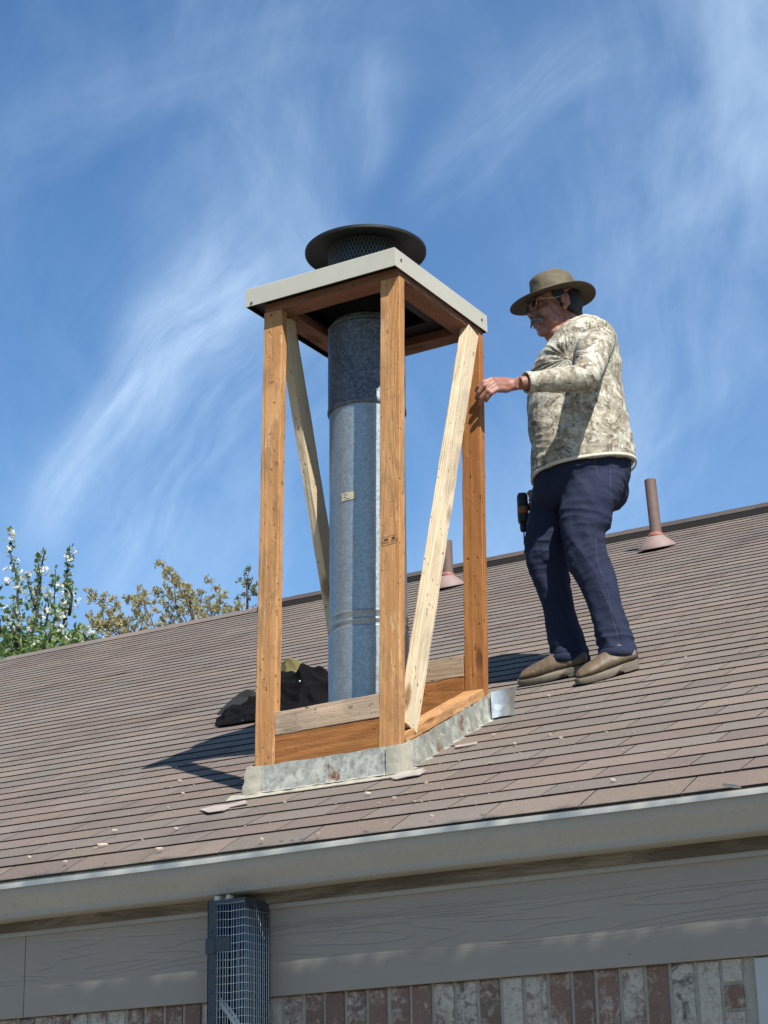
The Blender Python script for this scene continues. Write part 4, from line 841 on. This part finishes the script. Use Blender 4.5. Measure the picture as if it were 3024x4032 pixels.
# boots
M_boot2 = mat('worn_brown_leather', plain((.155, .105, .060), .6, 0, .55, 20, .002)); M_sole = mat('grey_sole', plain((.23, .195, .145), .85, 0, .25, 60, .001)); M_sock = mat('red_sock', plain((.45, .03, .03), .9))
def boot(toe, heel, ank):
    toe, heel = Vector(toe), Vector(heel); F = (toe-heel).normalized(); Lf = RN.cross(F).normalized(); Un = F.cross(Lf); Lg = (toe-heel).length; k = Lg/.305
    P = lambda f, l, u: heel+F*f*k+Lf*l*.98+Un*min(u, .03)+Vector((0, 0, max(u-.03, 0)))
    tb_ = [(.300,.018,.028,.040),(.288,.034,.024,.056),(.262,.044,.022,.070),(.225,.048,.021,.083),(.185,.045,.022,.096),(.150,.042,.025,.108),(.110,.038,.030,.100),(.07,.037,.034,.100),(.035,.036,.036,.096),(.008,.031,.036,.090),(-.004,.021,.045,.080)]
    m = MB(); rg = []
    for f, w, u0, u1 in tb_:
        rr = []
        for i in range(18):
            a = 2*math.pi*i/18; s_, c_ = math.sin(a), math.cos(a); wid = w*(1.0 if s_ < 0 else 1-.34*max(0, s_)**1.5); rr.append(P(f, wid*math.copysign(abs(c_)**.8, c_), (u0+u1)/2+(u1-u0)/2*s_))
        rg.append(rr)
    m.loft(rg); top = P(.085, 0, .115); m.tube([P(.080, 0, .06), P(.082, 0, .09), top.lerp(ank, .6)], [.034, .034, .034], 18)
    me = baked('boot', m, [('REMESH', dict(mode='VOXEL', voxel_size=.0045)), ('SMOOTH', dict(factor=.5, iterations=5)), ('SUBSURF', dict(levels=1))], M_boot2)
    displace(me, lambda c, n_: .0011*ridge(noise.noise(Vector(((c-heel).dot(F)*20, (c-heel).dot(Lf)*8, c.z*10)))*1.3)+.001*noise.noise(c*60)); b_ = put_mesh('boot', me, man)
    m = MB(); out = []
    for i in range(40):
        a = 2*math.pi*i/40; c_, s_ = math.cos(a), math.sin(a); f = .150+.160*c_; w = (.050 if c_ > -.2 else .040)*(.82+.18*abs(c_-.35)) if abs(c_) < .95 else .03; w = .0495*abs(s_)**.62*(1-.14*math.exp(-((f-.11)/.04)**2))*(1 if f > .1 else .86); out.append((f, math.copysign(w, s_)))
    def bot(f): return .0+.013*math.exp(-((f-.098)/.020)**2)*1.2 + (.006*((f-.25)/.06)**2 if f > .25 else 0)
    m.loft([[P(f, l*.97, bot(f)) for f, l in out], [P(f, l, bot(f)+.004) for f, l in out], [P(f, l, .0215+(.006 if f < .1 else 0)+(.004 if f > .28 else 0)) for f, l in out], [P(f, l*.93, .026+(.012 if f < .08 else 0)) for f, l in out]])
    m.loft([[P(f, l*1.02, .002) for f, l in out if f < .085], [P(f, l*1.0, .034) for f, l in out if f < .085]]); sharp(put('sole', m, M_sole, b_), 50)
    return b_, P
def fp(px, py): q = on_roof(px, py, .011)-TV*.040; return Vector((q.x, q.y, roofz(q.y)+.011))
b1, P1 = boot(fp(2276, 2702), fp(2514, 2636), Mp(2432, 2560, .05))
b2_, P2 = boot(fp(2050, 2704), fp(2318, 2652), Mp(2245, 2575, -.2))
m = MB(); c = Mp(2425, 2590, .055); m.tube([c-Vector((0, 0, .012)), c+Vector((0, 0, .02))], [.060, .060], 20); put('sock', m, M_sock, man, True)

# ------------------------------------------------------------------ drill in the far hand
DC = Mp(2058, 1998, -.285)
dl = thing('cordless_drill', DC-Vector((0, 0, .15)), 'black cordless drill with an orange band and its bit pointing down, beside the navy trousers', 'drill')
M_dblk = mat('drill_housing', plain((.018, .018, .020), .5, 0, .3, 30)); M_dor = mat('drill_orange', plain((.42, .13, .02), .5, 0, .1, 30)); M_steel = mat('tool_steel', plain((.12, .12, .13), .35, .9, .2, 50))
def rbox(c, hx_, hy_, z0, z1, k=.8, n=20, e=3.5):
    rr = []
    for z_, s_ in ((z0, k), (z0+.012, 1), (z1-.012, 1), (z1, k)):
        rr.append([c+RV*(hx_*s_*math.copysign(abs(math.cos(a))**(2/e), math.cos(a)))+TV*(hy_*s_*math.copysign(abs(math.sin(a))**(2/e), math.sin(a)))+Vector((0, 0, z_)) for a in [2*math.pi*i/n for i in range(n)]])
    return rr
m = MB(); m.loft(rbox(DC, .024, .030, -.072, .062)); dbody = sharp(put('housing', m, M_dblk, dl), 45)
m = MB(); m.loft(rbox(DC, .0247, .0307, -.035, -.004, k=1)); put('orange_band', m, M_dor, dl, True)
m = MB(); m.tube([DC+RV*.015, DC+RV*.06+Vector((0, 0, .004)), DC+RV*.105], [.018, .017, .018], 14); put('handle', m, M_dblk, dl, True)
m = MB(); m.loft(rbox(DC+RV*.125, .022, .032, -.05, .05)); put('battery', m, M_dblk, dl, True)
m = MB(); m.lathe([(.013, -.112), (.016, -.105), (.017, -.085), (.013, -.070)], DC, 20); ck = put('chuck', m, M_dblk, dl, True)
m = MB(); m.tube([DC-Vector((0, 0, .108)), DC-Vector((0, 0, .160))], [.0034, .0028], 8); put('bit', m, M_steel, dl, True)

# ------------------------------------------------------------------ crumpled jacket on the shingles
jk = thing('jacket', on_roof(1110, 2800), 'crumpled black work jacket with olive lining lying on the shingles behind the left post', 'jacket')
M_jk = mat('black_canvas', plain((.008, .0075, .009), .95, 0, .35, 18, .003)); _b = M_jk.node_tree.nodes['Principled BSDF']; _b.inputs['Specular IOR Level'].default_value = .08
M_lin = mat('olive_lining', plain((.20, .17, .055), .95, 0, .4, 30, .004)); M_hood = mat('charcoal_knit', plain((.020, .022, .022), .95, 0, .3, 60, .002))
def cloth(name, c0, au, av, peaks, m_, seed, fold=.035, nu=110, nv=90, warp=.03, th=.006):
    X_ = Vector((1, 0, 0)); mb = MB(); top = []
    for j in range(nv+1):
        row = []
        for i in range(nu+1):
            u, v = 2*i/nu-1, 2*j/nv-1; q = math.sqrt(max(0, 1-v*v/2)), math.sqrt(max(0, 1-u*u/2)); uu, vv = u*q[0], v*q[1]; rr = math.hypot(uu, vv)
            ang = math.atan2(vv, uu); edge = 1+.16*noise.noise(Vector((math.cos(ang)*1.6+seed, math.sin(ang)*1.6, 1)))+.06*noise.noise(Vector((math.cos(ang)*5+seed, math.sin(ang)*5, 1)))
            x, y = uu*au*edge, vv*av*edge; k = (1-rr**3.0)
            h_ = sum(H*math.exp(-((x-px_)/sx_)**2-((y-py_)/sy_)**2) for px_, py_, H, sx_, sy_ in peaks)
            w3 = Vector((x*9+seed, y*9, h_*3)); rd = 1-abs(noise.noise(w3))*2.6; rd2 = 1-abs(noise.noise(w3*2.3+Vector((5, 1, 2))))*2.2
            h_ = h_*(.92+.12*rd)+fold*max(0, rd)*k+fold*.45*rd2*k+.02*k+.004
            lx = warp*noise.noise(w3*.9+Vector((9, 9, 1)))*k; ly = warp*noise.noise(w3*.9+Vector((2, 7, 4)))*k
            row.append(c0+X_*(x+lx)+RS*(y+ly-h_*.15)+RN*(.012+max(.002, h_)))
        top.append(row)
    n_ = nu+1; vs = [q for r_ in top for q in r_]; fs = [(j*n_+i, j*n_+i+1, (j+1)*n_+i+1, (j+1)*n_+i) for j in range(nv) for i in range(nu)]
    mb.add(vs, fs); me = baked(name, mb, [('SMOOTH', dict(factor=.5, iterations=2)), ('SOLIDIFY', dict(thickness=th, offset=-1)), ('SUBSURF', dict(levels=1))], m_); return put_mesh(name, me, jk)
jc = on_roof(1105, 2800)
cloth('shell', jc, .36, .24, [(.20, .08, .12, .14, .11), (.05, .04, .08, .10, .10), (-.02, .08, .08, .06, .07), (-.20, -.02, .04, .08, .08)], M_jk, 3.3)
cloth('lining', on_roof(1175, 2735)+RN*.085, .11, .085, [(.0, .0, .07, .05, .05)], M_lin, 8.1, fold=.02, nu=50, nv=50)
cloth('hood', on_roof(965, 2806)+RN*.012, .135, .11, [(.03, .02, .05, .09, .06)], M_hood, 5.7, fold=.012, nu=70, nv=60)
m = MB()
m.ell(on_y(1180, 2683, 1.50), (.006, .004, .006), nu=8, nv=6); put('snap', m, M_shiny, jk, True)
m = MB(); m.ell(on_y(955, 2837, 1.335), (.003, .003, .003), nu=8, nv=6); put('zip_pull', m, M_shiny, jk, True)

# ------------------------------------------------------------------ wood chips from the work
chips = [(452,3271,.030,.5),(405,3327,.045,.7),(376,3340,.018,.1),(116,3376,.020,.3),(257,3394,.024,-.1),(626,3343,.032,.5),(694,3264,.020,.4),(1031,3305,.020,1.4),(560,3308,.012,.2),(184,3433,.012,0),(416,3402,.018,-.2),(1107,3316,.020,0),(1150,3312,.018,.2),(1190,3308,.02,.2),(1248,3304,.014,.2),
 (1450,3125,.028,.6),(1552,3143,.020,.2),(1631,3158,.017,0),(1816,3133,.015,.1),(1678,3084,.014,.4),(1121,3160,.014,.2),(1943,2894,.016,.5),(2026,2931,.014,.2),(2046,2968,.012,.1),(1943,2893,.010,.9),(2026,2929,.018,.3),(2160,2741,.020,.4),(2214,2733,.014,0),(2311,2789,.014,.2),(2166,2894,.016,.1),(2209,2907,.020,.3),(2388,2886,.018,-.2),(2494,2883,.010,.2),(2412,3073,.024,.1),(2880,3098,.06,.08),
 (720,3125,.02,.4),(660,3180,.014,.1),(710,3075,.022,.5),(880,3110,.012,.2),(1700,3215,.02,.1),(1900,3212,.016,.2),(1250,3285,.022,.15),(1440,3278,.024,.1),(2700,2590,.016,.3),(440,2505,.012,0),(988,2590,.012,.2)]
for i, (px_, py_, L_, an) in enumerate(chips):
    p = on_roof(px_, py_, .013); m = MB(); w = L_*random.uniform(.16, .3); rot = Matrix.Rotation(an, 4, 'Z') @ Matrix.Rotation(random.uniform(-.1, .25), 4, 'Y'); ba = RN.to_track_quat('Z', 'Y').to_matrix().to_4x4(); n_ = random.randint(5, 7)
    outl = [(math.cos(2*math.pi*k/n_)*L_/2*random.uniform(.75, 1.05), math.sin(2*math.pi*k/n_)*w*random.uniform(.6, 1.2)) for k in range(n_)]; MM = Matrix.Translation(p) @ rot @ Matrix.Rotation(math.atan(TP), 4, 'X')
    m.loft([[MM @ Vector((x_, y_, 0)) for x_, y_ in outl], [MM @ Vector((x_*.92, y_*.85, .0045+.05*abs(x_))) for x_, y_ in outl]])
    tag(put('wood_chip', m, M_chip, None, origin=p), 'small pale wood chip lying loose on the brown shingles', 'wood chip', 'pale wood chips scattered on the roof')
m = MB()
for k in range(130):
    if k < 80: p = on_roof(random.uniform(150, 2900), random.uniform(2950, 3400), .011)
    else: p = on_roof(random.gauss(1750, 330), random.gauss(3050, 120), .011)
    if p.y < YE+.03: continue
    if -.66 < p.x < .03 and -.03 < p.y < .72: continue
    s_ = random.uniform(.0012, .0032); m.ell(p, (s_*random.uniform(1, 2.4), s_, s_*.7), nu=5, nv=4)
tag(put('sawdust', m, M_chip), 'fine pale sawdust and splinters sprinkled over the lower shingles', 'sawdust', kind='stuff')

# ------------------------------------------------------------------ trees behind the roof
def leafmat(nm, ca, cb_, tr_=.35):
    def f(t, b):
        n1 = t.noise(t.o, 3.5, 3); t.l(t.mix(t.ss(n1, .3, .7), ca, cb_), b.inputs['Base Color']); b.inputs['Roughness'].default_value = .55; b.inputs['Transmission Weight'].default_value = 0
        tl = t.n('ShaderNodeBsdfTranslucent'); t.l(t.mix(n1, tuple(min(.9, x*1.5*ALB) for x in ca), tuple(min(.9, x*1.5*ALB) for x in cb_)), tl.inputs[0]); mx = t.n('ShaderNodeMixShader'); mx.inputs[0].default_value = tr_
        t.l(b.outputs[0], mx.inputs[1]); t.l(tl.outputs[0], mx.inputs[2]); t.l(mx.outputs[0], t.t.nodes['Material Output'].inputs[0])
    return mat(nm, f)
M_leaf = leafmat('pear_leaf', (.11, .18, .045), (.24, .34, .09)); M_petal = leafmat('white_petal', (1, .98, .88), (1, .97, .84), .3); M_cedar = leafmat('ochre_cedar', (.40, .34, .14), (.58, .50, .24)); M_cedg = leafmat('green_cedar', (.16, .18, .085), (.28, .29, .13)); M_shade_leaf = leafmat('shade_leaf', (.04, .07, .02), (.08, .12, .03), .25)
M_bark = mat('dark_bark', plain((.055, .045, .038), .9, 0, .4, 30, .004)); M_barkr = mat('reddish_bark', plain((.16, .11, .085), .9, 0, .4, 30, .004))
def rv3(): 
    while True:
        v = Vector((random.uniform(-1, 1), random.uniform(-1, 1), random.uniform(-1, 1)))
        if .1 < v.length < 1: return v.normalized()
def leaf(mb, p, L, w, dr=None):
    d_ = (dr or rv3()).normalized(); s_ = d_.cross(rv3()).normalized()*w; n_ = d_.cross(s_).normalized()*w*.3
    mb.add([p, p+d_*L*.45+s_+n_, p+d_*L, p+d_*L*.45-s_+n_, p+d_*L*.5], [(0, 1, 4), (1, 2, 4), (0, 4, 3), (4, 2, 3)])
def blossom(mb, p, s_):
    for k in range(random.randint(4, 7)):
        c = p+rv3()*s_*.55; n_ = rv3(); u_ = n_.cross(rv3()).normalized(); w_ = n_.cross(u_)
        for j in range(5):
            a = 2*math.pi*j/5; q = u_*math.cos(a)+w_*math.sin(a); q2 = u_*math.cos(a+.5)+w_*math.sin(a+.5); q3 = u_*math.cos(a-.5)+w_*math.sin(a-.5); r_ = s_*.36; mb.add([c, c+q3*r_*.75+n_*r_*.1, c+q*r_+n_*r_*.3, c+q2*r_*.75+n_*r_*.1], [(0, 1, 2, 3)])
def Z6(x, y, Y): return on_y(x*.663, 2000+y*.663, Y)
def interp(pl, n_):
    out = []; ls = [(b-a).length for a, b in zip(pl, pl[1:])]; T_ = sum(ls)
    for k in range(n_):
        q = T_*(k+random.random()*.8)/n_; i = 0
        while i < len(ls)-1 and q > ls[i]: q -= ls[i]; i += 1
        out.append((pl[i].lerp(pl[i+1], min(1, q/ls[i])), (k+.5)/n_))
    return out
# flowering pear
YP = 15.0; pear = thing('flowering_tree', (Z6(150, 800, YP).x, YP, -3.05), 'small tree with white blossom and green leaves beyond the left end of the roof', 'tree')
shoots = [[(70,118),(60,260),(92,380),(104,480),(108,600),(115,760),(90,900)],[(215,280),(235,370),(225,480),(222,600),(200,720),(150,860),(110,900)],[(415,228),(402,330),(396,450),(392,560),(380,680),(330,800),(260,880)],[(264,262),(250,330),(240,420),(232,500)],[(330,365),(326,480),(322,590),(332,640),(300,760),(250,860)],
          [(565,748),(500,782),(440,815),(380,850)],[(160,395),(172,470),(195,540),(215,600)],[(58,585),(105,640),(118,730),(110,860)],[(-8,470),(-12,600),(0,760)],[(480,690),(450,740),(400,790),(330,850)],[(30,600),(60,690),(100,800)],[(600,770),(540,800),(470,835)],[(500,730),(480,790),(430,850)],[(280,500),(290,600),(270,700),(230,790)],[(390,430),(430,520),(410,640)],[(0,840),(60,800),(110,775),(190,830)],[(5,905),(60,850),(150,830)]]
tm = MB(); lm = MB(); bm_ = MB(); base = Z6(120, 1000, YP+.3)
for si, sh_ in enumerate(shoots):
    Y = YP+random.uniform(-.5, .5); pl = [Z6(x_, y_, Y+.1*math.sin(i)) for i, (x_, y_) in enumerate(sh_)]; n_ = len(pl)
    tm.tube(pl+[pl[-1].lerp(base, .5), base] if sh_[-1][1] > 780 else pl, [.006+.022*(i/max(1, n_-1)) for i in range(n_)]+([.04, .05] if sh_[-1][1] > 780 else []), 6)
    L_ = sum((b-a).length for a, b in zip(pl, pl[1:]))
    for p, t in interp(pl, int(L_*26)):
        sp = .05+.20*min(1, t*1.2)
        for _ in range(random.choice((1, 2, 2, 3))): leaf(lm, p+rv3()*random.uniform(0, sp*.8), random.uniform(.07, .11), random.uniform(.024, .038), (rv3()+Vector((0, 0, .5))))
        if random.random() < (.20 if si not in (0, 2) else .42) and p.z > pl[-1].z: blossom(bm_, p+rv3()*sp*.8, random.uniform(.08, .12))
for k in range(430):   # lower mass of the crown
    x_ = random.uniform(-60, 520); y_ = random.uniform(680, 930)
    if y_ < 700+.10*abs(x_-230)+random.uniform(0, 70): continue
    p = Z6(x_, y_, YP+random.uniform(-.8, .8))
    for _ in range(3): leaf(lm, p+rv3()*.10, random.uniform(.07, .12), random.uniform(.026, .040), (rv3()+Vector((0, 0, .4))))
    if random.random() < .07: blossom(bm_, p, random.uniform(.05, .08))
tm.tube([Vector((base.x, YP+.3, -3.05)), Vector((base.x+.1, YP+.3, -1)), base], [.13, .10, .06], 10)
put('trunk', tm, M_bark, pear, True); cw = put('crown', lm, M_leaf, pear, fix=False); put('blossom', bm_, M_petal, pear, fix=False)
# ochre cedars
def cedar(sh_list, Y0, nm_label, cat, mats_, dens, seed, base_px, bare=False, tuft=.075):
    random.seed(seed); b0 = Z6(*base_px, Y0); t = thing('cedar_tree', (b0.x, Y0, -3.05), nm_label, cat, 'cedars beyond the roof'); tm = MB(); lm = MB()
    for sh_ in sh_list:
        Y = Y0+random.uniform(-.6, .6); pl = [Z6(x_, y_, Y+.12*math.sin(i*2)) for i, (x_, y_) in enumerate(sh_)]; n_ = len(pl)
        tm.tube(pl+[pl[-1].lerp(b0, .6)], [.003+.010*(i/max(1, n_-1)) for i in range(n_)]+[.02], 5)
        L_ = sum((b-a).length for a, b in zip(pl, pl[1:]))
        for p, q in interp(pl, int(L_*dens)):
            sp = (.05+.22*q) if not bare else .10; c = p+Vector((random.uniform(-1, 1), random.uniform(-1, 1), random.uniform(-.8, .8)))*sp
            if c is not p and random.random() < .35: tm.tube([p, c], [.005, .003], 4)
            dr = (c-p)+Vector((random.uniform(-.05, .05), 0, .08))
            for _ in range(random.randint(12, 20)): leaf(lm, c+rv3()*random.uniform(0, .06), tuft*random.uniform(.5, 1.0), random.uniform(.011, .020), dr.normalized()+rv3()*.9)
    tm.tube([Vector((b0.x, Y0, -3.05)), Vector((b0.x-.1, Y0, -.5)), b0], [.2, .14, .06], 10)
    put('trunk', tm, M_barkr, t, True); put('crown', lm, mats_, t, fix=False)
cedar([[(495,488),(560,538),(625,560),(680,590),(715,650),(760,730),(800,800)],[(530,640),(560,690),(620,730),(700,780),(760,820)],[(600,640),(650,700),(720,760)],[(740,540),(800,555),(850,575),(890,640),(920,720),(940,800)],[(820,478),(845,540),(870,600)],[(785,600),(830,640),(880,700)],[(520,665),(600,690),(680,740)],[(630,590),(650,660),(700,720)],[(700,640),(760,690),(820,760)],[(770,700),(800,740),(850,790)]], 19, 'ochre green cedar with drooping sprays, left of the two cedars above the roof edge', 'cedar tree', M_cedar, 25, 11, (790, 880))
cedar([[(925,328),(985,375),(1035,420),(1070,480),(1100,540),(1130,620),(1150,720)],[(905,490),(965,508),(1020,545),(1070,600),(1110,680)],[(1000,350),(1015,400),(1035,450),(1040,520),(1050,620)],[(1240,430),(1290,500),(1330,560),(1360,620),(1370,700)],[(1205,488),(1190,560),(1185,640),(1190,720)],[(1425,570),(1440,610),(1420,680)],[(960,560),(1000,620),(1040,700)],[(1100,470),(1130,560),(1150,640)],[(1060,420),(1100,500),(1125,560)],[(1240,520),(1250,600),(1260,690)],[(1300,560),(1300,640),(1290,700)],[(960,640),(980,690),(1000,740)],[(1150,560),(1200,610),(1220,690)],[(1380,600),(1370,650),(1340,700)]], 20.5, 'taller golden cedar with upright feathery sprays just left of the left post', 'cedar tree', M_cedar, 25, 12, (1180, 820))
cedar([[(1487,355),(1470,420),(1468,520),(1468,640),(1470,720)],[(1440,430),(1466,450)],[(1500,430),(1470,470)],[(1445,500),(1468,520)],[(1510,505),(1470,530)]], 18, 'thin grey green sapling rising by itself against the left post', 'cedar tree', M_cedg, 15, 13, (1472, 800), bare=True, tuft=.07)

# ------------------------------------------------------------------ unseen tree added to shade the lower wall, right of the camera
random.seed(5)
st = thing('added_shade_tree', (4.6, -3.4, -3.05), 'unseen leafy tree added to shade the lower wall', 'tree'); tm = MB(); lm = MB()
tm.tube([(4.6, -3.4, -3.05), (4.55, -3.35, -1), (4.3, -3.2, 1.2), (3.4, -2.9, 2.4), (2.0, -2.7, 2.65), (.9, -2.62, 2.7)], [.16, .13, .11, .07, .045, .02], 10); tm.tube([(4.3, -3.2, 1.2), (5.0, -3.2, 2.3), (6.0, -3.0, 2.6)], [.08, .05, .02], 8)
for k in range(17000):
    x_ = random.uniform(1.0, 5.2); y_ = random.gauss(-2.65, .06); t_ = (-.71-y_)/.385
    zt1 = -.368+.762*t_; zlow = zt1-.62  # crown top cut along the sun line so the gutter rim stays lit
    L_ = random.uniform(.07, .12) if k % 3 else random.uniform(.03, .045); p = Vector((x_, y_, random.uniform(zlow, zt1-.01) if k % 3 else random.uniform(zt1-.2, zt1-.004)))
    leaf(lm, p, L_, L_*.4, Vector((random.uniform(-1, 1), random.uniform(-.5, .5), -random.uniform(.5, 1.2))))
put('trunk', tm, M_bark, st, True); put('crown', lm, M_shade_leaf, st, fix=False)
